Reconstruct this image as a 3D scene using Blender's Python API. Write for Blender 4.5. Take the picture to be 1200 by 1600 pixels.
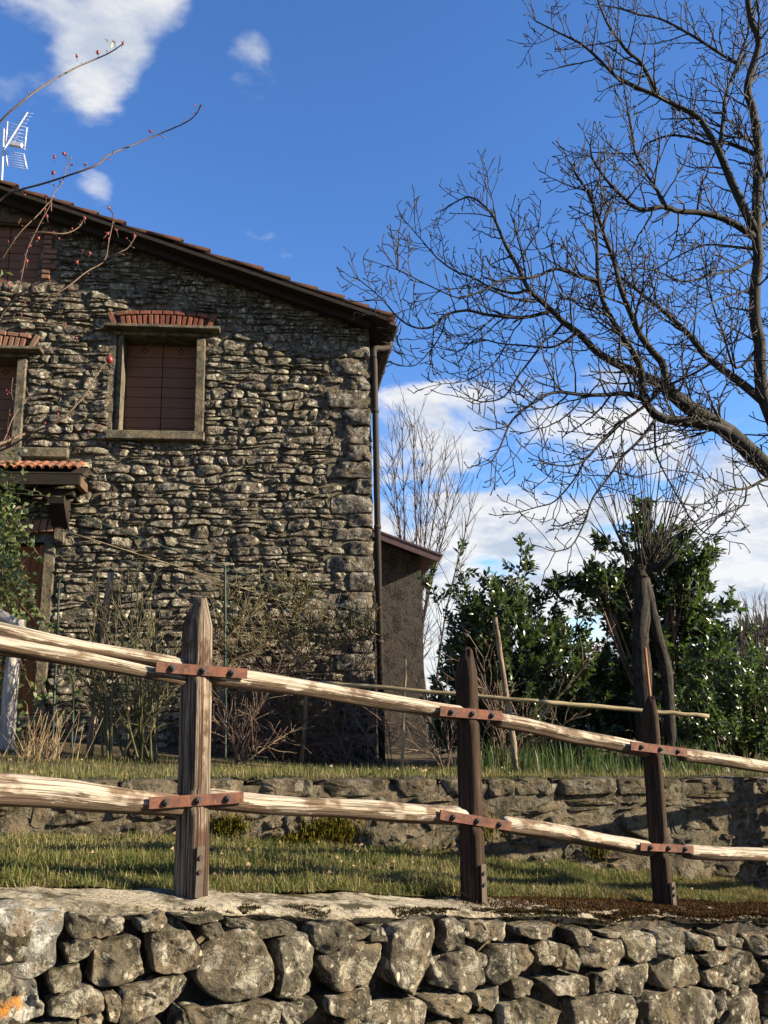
import bpy, math, random
import numpy as np
from mathutils import Vector, Matrix, noise

random.seed(7)
RNG = np.random.default_rng(11)
SC = bpy.context.scene
COL = SC.collection
for _o in list(bpy.data.objects):
    bpy.data.objects.remove(_o)

# ------------------------------------------------------------------ camera
FPX, PITCH, ROLL, EYE = 1300.0, math.radians(12.57), math.radians(-1.2), 1.55
cam_data = bpy.data.cameras.new('camera')
cam_data.sensor_fit = 'VERTICAL'
cam_data.sensor_height = 36.0
cam_data.lens = FPX / 1600.0 * 36.0
cam_data.clip_start = 0.05
cam_data.clip_end = 3000.0
cam = bpy.data.objects.new('camera', cam_data)
CAMROT = Matrix.Rotation(math.pi / 2 + PITCH, 3, 'X') @ Matrix.Rotation(ROLL, 3, 'Z')
cam.matrix_world = Matrix.Translation((0, 0, EYE)) @ CAMROT.to_4x4()
COL.objects.link(cam)
SC.camera = cam
SC.render.resolution_x, SC.render.resolution_y = 768, 1024
SC.view_settings.view_transform = 'Standard'
SC.view_settings.look = 'None'
SC.view_settings.gamma = 1.0
SC.view_settings.exposure = 1.65

# ------------------------------------------------------------------ sun and sky
SUN = Vector((0.988, -0.175, 0.415)).normalized()
SUN_EL = math.asin(SUN.z)
sun_data = bpy.data.lights.new('sun', 'SUN')
sun_data.energy = 5.0
sun_data.angle = math.radians(0.5)
sun_data.color = (1.0, 0.87, 0.66)
sun = bpy.data.objects.new('sun', sun_data)
sun.rotation_euler = SUN.to_track_quat('Z', 'Y').to_euler()
sun.location = (30, -6, 30)
COL.objects.link(sun)


def N(nt, kind, ins=None, **props):
    """Add a node, set properties, feed inputs (values or sockets)."""
    nd = nt.nodes.new(kind)
    for k, v in props.items():
        setattr(nd, k, v)
    for k, v in (ins or {}).items():
        s = nd.inputs[k]
        if isinstance(v, bpy.types.NodeSocket):
            nt.links.new(v, s)
        else:
            s.default_value = v
    return nd


def MATH(nt, op, a, b=0.0, clamp=False):
    nd = N(nt, 'ShaderNodeMath', {0: a, 1: b}, operation=op)
    nd.use_clamp = clamp
    return nd.outputs[0]


def RAMP(nt, fac, stops, interp='LINEAR'):
    nd = N(nt, 'ShaderNodeValToRGB', {'Fac': fac})
    cr = nd.color_ramp
    cr.interpolation = interp
    while len(cr.elements) < len(stops):
        cr.elements.new(0.5)
    for e, (p, c) in zip(cr.elements, stops):
        e.position = p
        e.color = (c, c, c, 1) if isinstance(c, (int, float)) else (*c, 1)
    return nd.outputs['Color']


def MIX(nt, fac, a, b, mode='MIX'):
    nd = N(nt, 'ShaderNodeMix', data_type='RGBA', blend_type=mode)
    for key, v in (('Factor', fac), ('A', a), ('B', b)):
        s = next(i for i in nd.inputs if i.name == key and (i.type == 'VALUE' if key == 'Factor' else i.type == 'RGBA'))
        if isinstance(v, bpy.types.NodeSocket):
            nt.links.new(v, s)
        else:
            s.default_value = v if key == 'Factor' else (*v, 1)
    return next(o for o in nd.outputs if o.type == 'RGBA')


def raydir(u, v):
    return CAMROT @ Vector(((u - 600) / FPX, -(v - 800) / FPX, -1.0))


def P(u, v, Y):
    """A point of the place seen at photo pixel (u, v), Y metres ahead."""
    d = raydir(u, v)
    return Vector((0, 0, EYE)) + d * (Y / d.y)


def hit(u, v, p0, n):
    d = raydir(u, v)
    o = Vector((0, 0, EYE))
    return o + d * ((p0 - o).dot(n) / d.dot(n))


world = bpy.data.worlds.new('World')
SC.world = world
world.use_nodes = True
wt = world.node_tree
wt.nodes.clear()
sky = N(wt, 'ShaderNodeTexSky', sky_type='NISHITA')
sky.sun_disc = False
sky.sun_elevation = SUN_EL
sky.sun_rotation = math.atan2(SUN.x, SUN.y)
sky.altitude = 900
sky.air_density = 1.0
sky.dust_density = 0.1
sky.ozone_density = 3.5
skyc = N(wt, 'ShaderNodeHueSaturation', {'Hue': 0.508, 'Saturation': 1.16, 'Value': 1.2, 'Color': sky.outputs[0]}).outputs[0]
tc = N(wt, 'ShaderNodeTexCoord').outputs['Generated']
sep = N(wt, 'ShaderNodeSeparateXYZ', {0: tc})
elev = sep.outputs['Z']
den = MATH(wt, 'ADD', MATH(wt, 'MAXIMUM', elev, 0.0), 0.28)
pl = N(wt, 'ShaderNodeCombineXYZ', {0: MATH(wt, 'DIVIDE', sep.outputs['X'], den), 1: MATH(wt, 'DIVIDE', sep.outputs['Y'], den), 2: MATH(wt, 'MULTIPLY', elev, 2.2)}).outputs[0]
n1 = N(wt, 'ShaderNodeTexNoise', {'Vector': pl, 'Scale': 2.9, 'Detail': 9.0, 'Roughness': 0.56, 'Distortion': 0.25}).outputs['Fac']
n2 = N(wt, 'ShaderNodeTexNoise', {'Vector': pl, 'Scale': 7.0, 'Detail': 6.0, 'Roughness': 0.6}).outputs['Fac']
# cumulus sits low all round the horizon, with single drifting clouds higher up
low = N(wt, 'ShaderNodeMapRange', {'Value': elev, 1: 0.20, 2: 0.37, 3: 0.20, 4: -0.125}).outputs[0]
bias = low
for (u, v, rad, amp) in ((25, 75, 7.5, .18), (170, 115, 3.6, .13), (235, 8, 4.2, .17), (395, 118, 3.4, .27), (140, 302, 2.2, .21)):
    c = raydir(u, v).normalized()
    dt = N(wt, 'ShaderNodeVectorMath', {0: tc, 1: c}, operation='DOT_PRODUCT').outputs['Value']
    g = N(wt, 'ShaderNodeMapRange', {'Value': dt, 1: math.cos(math.radians(rad)), 2: 1.0, 3: 0.0, 4: amp}, interpolation_type='SMOOTHSTEP').outputs[0]
    bias = MATH(wt, 'ADD', bias, g)
cl = MATH(wt, 'ADD', n1, bias)
mask = N(wt, 'ShaderNodeMapRange', {'Value': cl, 1: 0.505, 2: 0.64, 3: 0.0, 4: 1.0}, interpolation_type='SMOOTHSTEP').outputs[0]
mask = MATH(wt, 'MULTIPLY', mask, 0.93)
ccol = MIX(wt, N(wt, 'ShaderNodeMapRange', {'Value': n2, 1: 0.36, 2: 0.56}).outputs[0], (2.5, 2.8, 3.3), (4.2, 4.15, 4.1))
skymix = MIX(wt, mask, skyc, ccol)
bg = N(wt, 'ShaderNodeBackground', {'Color': skymix, 'Strength': 0.073})
N(wt, 'ShaderNodeOutputWorld', {'Surface': bg.outputs[0]})

# ------------------------------------------------------------------ materials
MATS = {}


def new_mat(name):
    m = bpy.data.materials.new(name)
    m.use_nodes = True
    nt = m.node_tree
    nt.nodes.clear()
    MATS[name] = m
    return m, nt


def finish(nt, col, rough=0.85, bump=None, bstr=0.5, bdist=0.02, spec=0.3, metal=0.0, extra=None):
    bs = N(nt, 'ShaderNodeBsdfPrincipled', {'Roughness': rough, 'Specular IOR Level': spec, 'Metallic': metal})
    if isinstance(col, bpy.types.NodeSocket):
        nt.links.new(col, bs.inputs['Base Color'])
    else:
        bs.inputs['Base Color'].default_value = (*col, 1)
    if bump is not None:
        b = N(nt, 'ShaderNodeBump', {'Strength': bstr, 'Distance': bdist, 'Height': bump})
        nt.links.new(b.outputs[0], bs.inputs['Normal'])
    out = bs.outputs[0]
    if extra:
        out = extra(nt, out)
    N(nt, 'ShaderNodeOutputMaterial', {'Surface': out})


def rnd(nt):
    a = N(nt, 'ShaderNodeObjectInfo').outputs['Random']
    b = N(nt, 'ShaderNodeNewGeometry').outputs['Random Per Island']
    return MATH(nt, 'FRACT', MATH(nt, 'ADD', MATH(nt, 'MULTIPLY', a, 7.31), MATH(nt, 'MULTIPLY', b, 13.7)))


def coords(nt, scale=(1, 1, 1), kind='Object'):
    t = N(nt, 'ShaderNodeTexCoord').outputs[kind]
    off = MATH(nt, 'MULTIPLY', N(nt, 'ShaderNodeObjectInfo').outputs['Random'], 57.0)
    return N(nt, 'ShaderNodeMapping', {'Vector': t, 'Location': N(nt, 'ShaderNodeCombineXYZ', {0: off, 1: off, 2: off}).outputs[0], 'Scale': scale}).outputs[0]


def NOI(nt, v, sc, det=6.0, ro=0.6, dist=0.0):
    return N(nt, 'ShaderNodeTexNoise', {'Vector': v, 'Scale': sc, 'Detail': det, 'Roughness': ro, 'Distortion': dist}).outputs['Fac']


def VOR(nt, v, sc, feature='F1', rand=1.0):
    return N(nt, 'ShaderNodeTexVoronoi', {'Vector': v, 'Scale': sc, 'Randomness': rand}, feature=feature).outputs['Distance']


def stone_mat(name, tones, lichen=(.52, .50, .44), lich=0.5, spots=9.0, moss=None, orange=False, patch=6.5, tan=(.17, .125, .075), pit=.55, bd=0.03, bs=0.9, fine=22.0, face=None):
    m, nt = new_mat(name)
    v = coords(nt)
    base = RAMP(nt, rnd(nt), [(i / (len(tones) - 1), c) for i, c in enumerate(tones)])
    a = NOI(nt, v, 5.0, 8, .68)
    b = NOI(nt, v, fine, 9, .72)
    c = NOI(nt, v, fine * .8, 6, .62, .5)
    w0 = NOI(nt, v, patch, 8, .66, .5)
    col = MIX(nt, RAMP(nt, w0, [(.47, 0.0), (.56, .8)]), base, tan)
    col = MIX(nt, RAMP(nt, a, [(.50, 0.0), (.59, .85)]), col, tuple(x * .34 for x in tones[0]))
    col = MIX(nt, RAMP(nt, b, [(.48, 0.0), (.64, .5)]), col, tuple(min(1, x * 1.35) for x in tones[-1]))
    col = MIX(nt, RAMP(nt, c, [(.36, pit), (.47, 0.0)]), col, tuple(x * .22 for x in tones[0]))
    # crusty pale lichen: sharp-edged blotches broken into grains, plus round spots
    l1 = RAMP(nt, NOI(nt, v, patch * 1.15, 11, .80, .6), [(.515, 0.0), (.555, 1.0)])
    l2 = RAMP(nt, b, [(.38, .15), (.50, 1.0)])
    lm = MATH(nt, 'MULTIPLY', MATH(nt, 'MULTIPLY', l1, l2), lich)
    col = MIX(nt, lm, col, lichen)
    wv = N(nt, 'ShaderNodeVectorMath', {0: v, 1: N(nt, 'ShaderNodeVectorMath', {0: N(nt, 'ShaderNodeTexNoise', {'Vector': v, 'Scale': 40.0}).outputs['Color'], 'Scale': .022}, operation='SCALE').outputs[0]}, operation='ADD').outputs[0]
    vo = N(nt, 'ShaderNodeTexVoronoi', {'Vector': wv, 'Scale': spots, 'Randomness': 1.0})
    cell = N(nt, 'ShaderNodeSeparateXYZ', {0: vo.outputs['Color']}).outputs['X']
    rad = MATH(nt, 'MULTIPLY', MATH(nt, 'MAXIMUM', MATH(nt, 'SUBTRACT', cell, .55), 0.0), .95)
    sp = RAMP(nt, MATH(nt, 'SUBTRACT', rad, vo.outputs['Distance']), [(.0, 0.0), (.05, 1.0)])
    col = MIX(nt, MATH(nt, 'MULTIPLY', sp, min(1, lich * 1.1)), col, tuple(min(1, x * 1.2) for x in lichen))
    if moss:
        up = N(nt, 'ShaderNodeSeparateXYZ', {0: N(nt, 'ShaderNodeNewGeometry').outputs['Normal']}).outputs['Z']
        mm = MATH(nt, 'MULTIPLY', RAMP(nt, NOI(nt, v, 4.0, 7, .7), [(.50, 0.0), (.60, 1.0)]), MATH(nt, 'ADD', MATH(nt, 'MULTIPLY', up, .6), .35, True))
        col = MIX(nt, mm, col, moss)
    if orange:
        col = MIX(nt, RAMP(nt, NOI(nt, v, 6.0, 8, .6), [(.61, 0.0), (.66, 1.0)]), col, (.36, .155, .03))
    h = MATH(nt, 'ADD', MATH(nt, 'MULTIPLY', a, .8), MATH(nt, 'MULTIPLY', b, .45))
    h = MATH(nt, 'ADD', h, MATH(nt, 'MULTIPLY', RAMP(nt, c, [(.34, 0.0), (.52, 1.0)]), .4))
    h = MATH(nt, 'ADD', h, MATH(nt, 'MULTIPLY', NOI(nt, v, fine * 3.0, 6, .75), .38))
    finish(nt, col, .92, h, bs, bd, .2)
    return m


stone_mat('dry_stone', [(.052, .045, .032), (.084, .071, .050), (.105, .088, .059), (.071, .062, .046), (.126, .108, .076)], lichen=(.336, .302, .227), lich=.85, spots=30, fine=34, pit=.5, moss=(.037, .034, .012))
stone_mat('dry_stone_pale', [(.150, .142, .123), (.179, .168, .142)], lichen=(.359, .344, .299), lich=.95)
stone_mat('dry_stone_orange', [(.165, .153, .128), (.187, .172, .142)], lichen=(.374, .359, .315), lich=.95, orange=True)
stone_mat('house_stone', [(.084, .070, .051), (.144, .118, .081), (.056, .048, .039), (.196, .164, .115), (.098, .082, .062), (.124, .091, .065), (.215, .186, .138)], lichen=(.44, .40, .31), lich=.9, spots=13, pit=.85, bd=.05, bs=1.0, fine=24, patch=9.0, tan=(.15, .122, .085))
stone_mat('quoin_stone', [(.072, .064, .052), (.107, .096, .078), (.060, .054, .045)], lichen=(.275, .257, .215), lich=.8, spots=11, pit=.8, bd=.045, bs=1.0, fine=17)
stone_mat('retaining_stone', [(.088, .074, .049), (.119, .097, .062), (.066, .056, .039), (.106, .088, .060)], lichen=(.232, .209, .155), lich=.45, spots=9, moss=(.055, .042, .010), pit=.6, bd=.04, bs=1.0)
stone_mat('dressed_stone', [(.109, .095, .066), (.092, .082, .060)], lichen=(.184, .167, .121), lich=.3, bd=.014, bs=1.0, fine=40)
stone_mat('coping_concrete', [(.389, .335, .244), (.432, .372, .270)], lichen=(.540, .486, .378), lich=.5, moss=(.054, .043, .017), pit=.55, tan=(.390, .323, .217), bd=.03, bs=1.0, fine=60)
stone_mat('house_mortar', [(.108, .092, .067), (.146, .124, .089)], lichen=(.230, .205, .153), lich=.5, pit=.7, bd=.05, bs=1.0, fine=26, patch=8.0, tan=(.14, .115, .08))
stone_mat('wall_mortar', [(.075, .063, .042), (.101, .084, .055)], lichen=(.202, .182, .139), lich=.45, moss=(.047, .039, .011), bd=.03, bs=.9)
stone_mat('dark_core', [(.02, .018, .014), (.03, .026, .02)], lichen=(.05, .045, .035), lich=.2)
stone_mat('roughcast', [(.061, .051, .042), (.073, .061, .051)], lichen=(.140, .122, .103), lich=.25, spots=30, bd=.02, bs=1.0, fine=45, patch=2.0, tan=(.085, .072, .06))


def wood_mat(name, light, mid, dark, bark=None, lo=.42, hi=.60, bs=.7, bd=.01, kind='UV', sc=(9, 1.2, 1), rough=.85, spec=.2, crack=.75, strip=None):
    m, nt = new_mat(name)
    v = coords(nt, sc, kind)
    a = NOI(nt, v, 4.0, 8, .65, .3)
    b = NOI(nt, v, 14.0, 6, .7)
    v2 = coords(nt, (1, 1, 1), kind)
    c = NOI(nt, v2, 5.0, 6, .6)
    col = MIX(nt, RAMP(nt, a, [(lo, 0.0), (hi, 1.0)]), dark, light)
    col = MIX(nt, RAMP(nt, b, [(.40, 0.0), (.62, .8)]), col, mid)
    if bark:
        col = MIX(nt, RAMP(nt, c, [(.50, 0.0), (.60, .9)]), col, bark)
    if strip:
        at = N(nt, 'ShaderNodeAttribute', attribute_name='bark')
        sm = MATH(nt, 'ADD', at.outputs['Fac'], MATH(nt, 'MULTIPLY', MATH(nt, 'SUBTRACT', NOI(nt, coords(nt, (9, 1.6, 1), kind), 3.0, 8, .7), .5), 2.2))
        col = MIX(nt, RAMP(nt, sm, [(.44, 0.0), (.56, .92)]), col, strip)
    cr = RAMP(nt, NOI(nt, coords(nt, (sc[0] * 1.6, sc[1] * .6, 1), kind), 3.0, 3, .5), [(.47, 1.0), (.50, 0.0), (.53, 1.0)])
    col = MIX(nt, MATH(nt, 'MULTIPLY', MATH(nt, 'SUBTRACT', 1.0, cr), crack if kind == 'UV' else .0), col, tuple(x * .3 for x in dark))
    h = MATH(nt, 'ADD', MATH(nt, 'MULTIPLY', a, .6), MATH(nt, 'ADD', MATH(nt, 'MULTIPLY', b, .5), MATH(nt, 'MULTIPLY', cr, .35 if kind == 'UV' else .0)))
    finish(nt, col, rough, h, bs, bd, spec)
    return m


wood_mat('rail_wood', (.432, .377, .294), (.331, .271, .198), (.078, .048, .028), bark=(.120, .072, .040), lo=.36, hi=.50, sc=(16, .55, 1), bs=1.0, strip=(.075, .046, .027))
wood_mat('post_wood', (.33, .265, .195), (.061, .036, .022), (.032, .019, .012), bark=(.054, .027, .015), lo=.43, hi=.55, bs=1.0, sc=(16, .45, 1))
wood_mat('post_wood_dark', (.094, .058, .033), (.047, .025, .014), (.019, .011, .007), bark=(.036, .018, .010), lo=.46, hi=.66, bs=1.0, sc=(16, .55, 1))
wood_mat('stake_wood', (.30, .23, .15), (.20, .14, .09), (.08, .055, .035))
wood_mat('cane', (.315, .262, .158), (.247, .195, .105), (.128, .098, .045), bs=.3)
wood_mat('grey_log', (.44, .40, .35), (.36, .32, .27), (.20, .17, .14), bs=.4)
wood_mat('shutter_wood', (.170, .083, .045), (.140, .065, .037), (.100, .048, .027), kind='Object', sc=(1.0, 8, 12), bs=.25, bd=.004, rough=.6, lo=.3, hi=.7)
wood_mat('door_wood', (.272, .104, .036), (.232, .080, .028), (.160, .056, .020), kind='Object', sc=(10, 8, 1), bs=.25, bd=.004, rough=.55, lo=.3, hi=.7)
wood_mat('beam_wood', (.128, .080, .048), (.088, .056, .036), (.048, .032, .022), kind='Object', sc=(2, 8, 8), bs=.5)
wood_mat('dark_beam', (.025, .018, .013), (.020, .015, .011), (.013, .010, .007), kind='Object', sc=(2, 8, 8), bs=.5)
wood_mat('bark', (.061, .054, .043), (.035, .030, .024), (.015, .013, .010), sc=(5, 2, 1), bs=.8, bd=.012)
wood_mat('bark_dark', (.052, .043, .032), (.029, .024, .017), (.012, .009, .008), sc=(6, 2, 1), bs=.9, bd=.015)


def plain_mat(name, tones, rough=.8, sc=20.0, bs=.3, bd=.005, spec=.3, metal=0.0, trans=None):
    m, nt = new_mat(name)
    v = coords(nt)
    r = rnd(nt)
    col = RAMP(nt, r, [(i / max(1, len(tones) - 1), c) for i, c in enumerate(tones)])
    n = NOI(nt, v, sc, 6, .65)
    col = MIX(nt, RAMP(nt, n, [(.38, 0.0), (.68, .6)]), col, tuple(x * .5 for x in tones[0]))
    ex = None
    if trans:
        def ex(nt, out):
            t = N(nt, 'ShaderNodeBsdfTranslucent', {'Color': (*trans, 1)}).outputs[0]
            return N(nt, 'ShaderNodeMixShader', {0: .28, 1: out, 2: t}).outputs[0]
    finish(nt, col, rough, n, bs, bd, spec, metal, ex)
    return m


plain_mat('twig', [(.039, .030, .022), (.030, .022, .018), (.051, .040, .030)], .75, 30)
plain_mat('pale_twig', [(.085, .062, .047), (.065, .048, .038)], .8, 30)
plain_mat('rose_stem', [(.089, .050, .032), (.121, .079, .042), (.063, .037, .026)], .6, 40)
plain_mat('green_stem', [(.089, .084, .029), (.127, .105, .043), (.063, .063, .021), (.148, .116, .058)], .6, 40)
plain_mat('brown_stem', [(.105, .060, .041), (.150, .098, .064), (.180, .128, .083)], .7, 40)
plain_mat('rose_hip', [(.30, .045, .025), (.20, .03, .025), (.38, .07, .03)], .4, 60)
plain_mat('dry_petal', [(.22, .05, .05), (.14, .035, .03)], .7, 60)
plain_mat('laurel_leaf', [(.022, .040, .013), (.034, .056, .018), (.050, .075, .024), (.028, .046, .017), (.095, .115, .042)], .30, 10, .1, .002, .55, trans=(.072, .122, .022))
plain_mat('bush_leaf', [(.032, .061, .014), (.047, .079, .019), (.025, .047, .014), (.086, .108, .025)], .34, 10, .1, .002, .5, trans=(.094, .158, .029))
plain_mat('ivy_leaf', [(.058, .098, .029), (.127, .161, .052), (.184, .218, .086), (.069, .081, .035)], .45, 14, .1, .002, .4, trans=(.161, .230, .058))
def grass_mat():
    m, nt = new_mat('grass')
    geo = N(nt, 'ShaderNodeNewGeometry')
    n = NOI(nt, geo.outputs['Position'], 2.6, 5, .6)
    f = MATH(nt, 'ADD', MATH(nt, 'MULTIPLY', geo.outputs['Random Per Island'], .55), MATH(nt, 'MULTIPLY', MATH(nt, 'SUBTRACT', n, .28), 1.25))
    col = RAMP(nt, f, [(.08, (.030, .052, .010)), (.30, (.066, .088, .017)), (.52, (.125, .13, .032)), (.70, (.20, .17, .062)), (.95, (.29, .23, .11))])
    bs = N(nt, 'ShaderNodeBsdfPrincipled', {'Base Color': col, 'Roughness': .6, 'Specular IOR Level': .25}).outputs[0]
    t = N(nt, 'ShaderNodeBsdfTranslucent', {'Color': col}).outputs[0]
    N(nt, 'ShaderNodeOutputMaterial', {'Surface': N(nt, 'ShaderNodeMixShader', {0: .3, 1: bs, 2: t}).outputs[0]})


grass_mat()
plain_mat('tall_grass', [(.030, .060, .012), (.048, .083, .018), (.071, .095, .024), (.155, .131, .060)], .5, 12, .1, .002, .3, trans=(.077, .131, .030))
plain_mat('dry_stalk', [(.36, .26, .13), (.28, .18, .09), (.42, .33, .2)], .8, 20)
plain_mat('dead_leaf', [(.180, .108, .054), (.240, .168, .090), (.120, .066, .036), (.276, .216, .132)], .8, 20)
plain_mat('moss_dark', [(.055, .045, .016), (.07, .05, .02), (.04, .034, .014)], 1.0, 60, 1.0, .02, .05)
plain_mat('moss_red', [(.074, .032, .014), (.056, .032, .011), (.093, .046, .019), (.046, .037, .011)], 1.0, 60, 1.0, .02, .05)
plain_mat('moss_green', [(.13, .11, .012), (.10, .09, .014), (.17, .13, .012)], 1.0, 70, 1.0, .02, .05)
plain_mat('soil', [(.085, .065, .042), (.10, .08, .05)], 1.0, 9, 1.0, .03, .05)
plain_mat('lawn_soil', [(.075, .062, .026), (.08, .066, .028)], 1.0, 6, 1.0, .03, .05)
plain_mat('asphalt', [(.05, .05, .05), (.055, .053, .05)], .95, 60, .6, .006, .2)
plain_mat('far_ground', [(.07, .09, .035), (.07, .09, .035)], 1.0, .05, .3, .1, .05)
plain_mat('conifer', [(.018, .03, .02), (.025, .038, .024), (.03, .04, .03)], 1.0, 1.0, .3, .1, .05)
def rust_mat():
    m, nt = new_mat('rust')
    v = coords(nt)
    n1_, n2_ = NOI(nt, v, 14, 8, .7, .4), NOI(nt, v, 60, 6, .7)
    col = MIX(nt, RAMP(nt, n1_, [(.38, 0.0), (.62, 1.0)]), (.055, .027, .020), (.145, .053, .030))
    col = MIX(nt, RAMP(nt, n2_, [(.52, 0.0), (.66, .8)]), col, (.145, .072, .045))
    col = MIX(nt, RAMP(nt, NOI(nt, v, 7, 4, .6), [(.56, 0.0), (.66, .85)]), col, (.06, .045, .038))
    finish(nt, col, .85, MATH(nt, 'ADD', n1_, n2_), .7, .003, .25)


rust_mat()
plain_mat('rust_dark', [(.045, .026, .019), (.038, .023, .018)], .7, 40, .5, .003, .4)
plain_mat('plate_grey', [(.084, .059, .042), (.070, .052, .038)], .7, 30, .4, .003, .3)
plain_mat('iron', [(.02, .02, .02), (.03, .028, .026)], .6, 30, .3, .002, .4)
plain_mat('steel', [(.16, .16, .16), (.18, .18, .18)], .35, 30, .1, .002, .5, .8)
plain_mat('antenna_metal', [(.62, .62, .63), (.68, .68, .68)], .4, 30, .1, .002, .5, .3)
plain_mat('brick', [(.166, .056, .032), (.194, .072, .045), (.122, .041, .027), (.166, .083, .056)], .9, 24, .8, .008, .2)
plain_mat('brick_old', [(.216, .104, .064), (.248, .136, .088), (.160, .080, .056), (.192, .120, .080)], .9, 24, .8, .008, .2)
plain_mat('tile', [(.22, .085, .045), (.18, .07, .042), (.27, .115, .065), (.13, .06, .04), (.17, .10, .065)], .9, 22, .8, .008, .2)
plain_mat('roof_tile', [(.049, .021, .012), (.038, .018, .011), (.062, .027, .016), (.034, .020, .014)], .9, 22, .8, .008, .2)
plain_mat('gutter_metal', [(.036, .027, .022), (.032, .025, .020)], .75, 14, .15, .003, .25, .0)
plain_mat('green_metal', [(.024, .045, .033), (.030, .051, .036)], .6, 40, .3, .002, .4)
plain_mat('rope_green', [(.02, .13, .10), (.03, .15, .12)], .7, 60, .2, .002, .2)
plain_mat('purple_board', [(.10, .065, .065), (.12, .075, .075)], .7, 20, .3, .003, .3)
plain_mat('hole_dark', [(.006, .005, .004), (.006, .005, .004)], 1.0, 20, .1, .001, .0)


# ------------------------------------------------------------------ builders
def tag(o, label=None, cat=None, group=None, kind=None):
    for k, v in (('label', label), ('category', cat), ('group', group), ('kind', kind)):
        if v:
            o[k] = v
    return o


def wloc(o):
    l = Vector(o.location)
    while o.parent:
        o = o.parent
        l += o.location
    return l


def empty(name, loc, label, cat, group=None):
    o = bpy.data.objects.new(name, None)
    o.empty_display_size = .1
    o.location = loc
    COL.objects.link(o)
    return tag(o, label, cat, group)


def part_empty(name, loc, parent):
    o = bpy.data.objects.new(name, None)
    o.empty_display_size = .1
    COL.objects.link(o)
    o.parent = parent
    o.location = Vector(loc) - wloc(parent)
    return o


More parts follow.
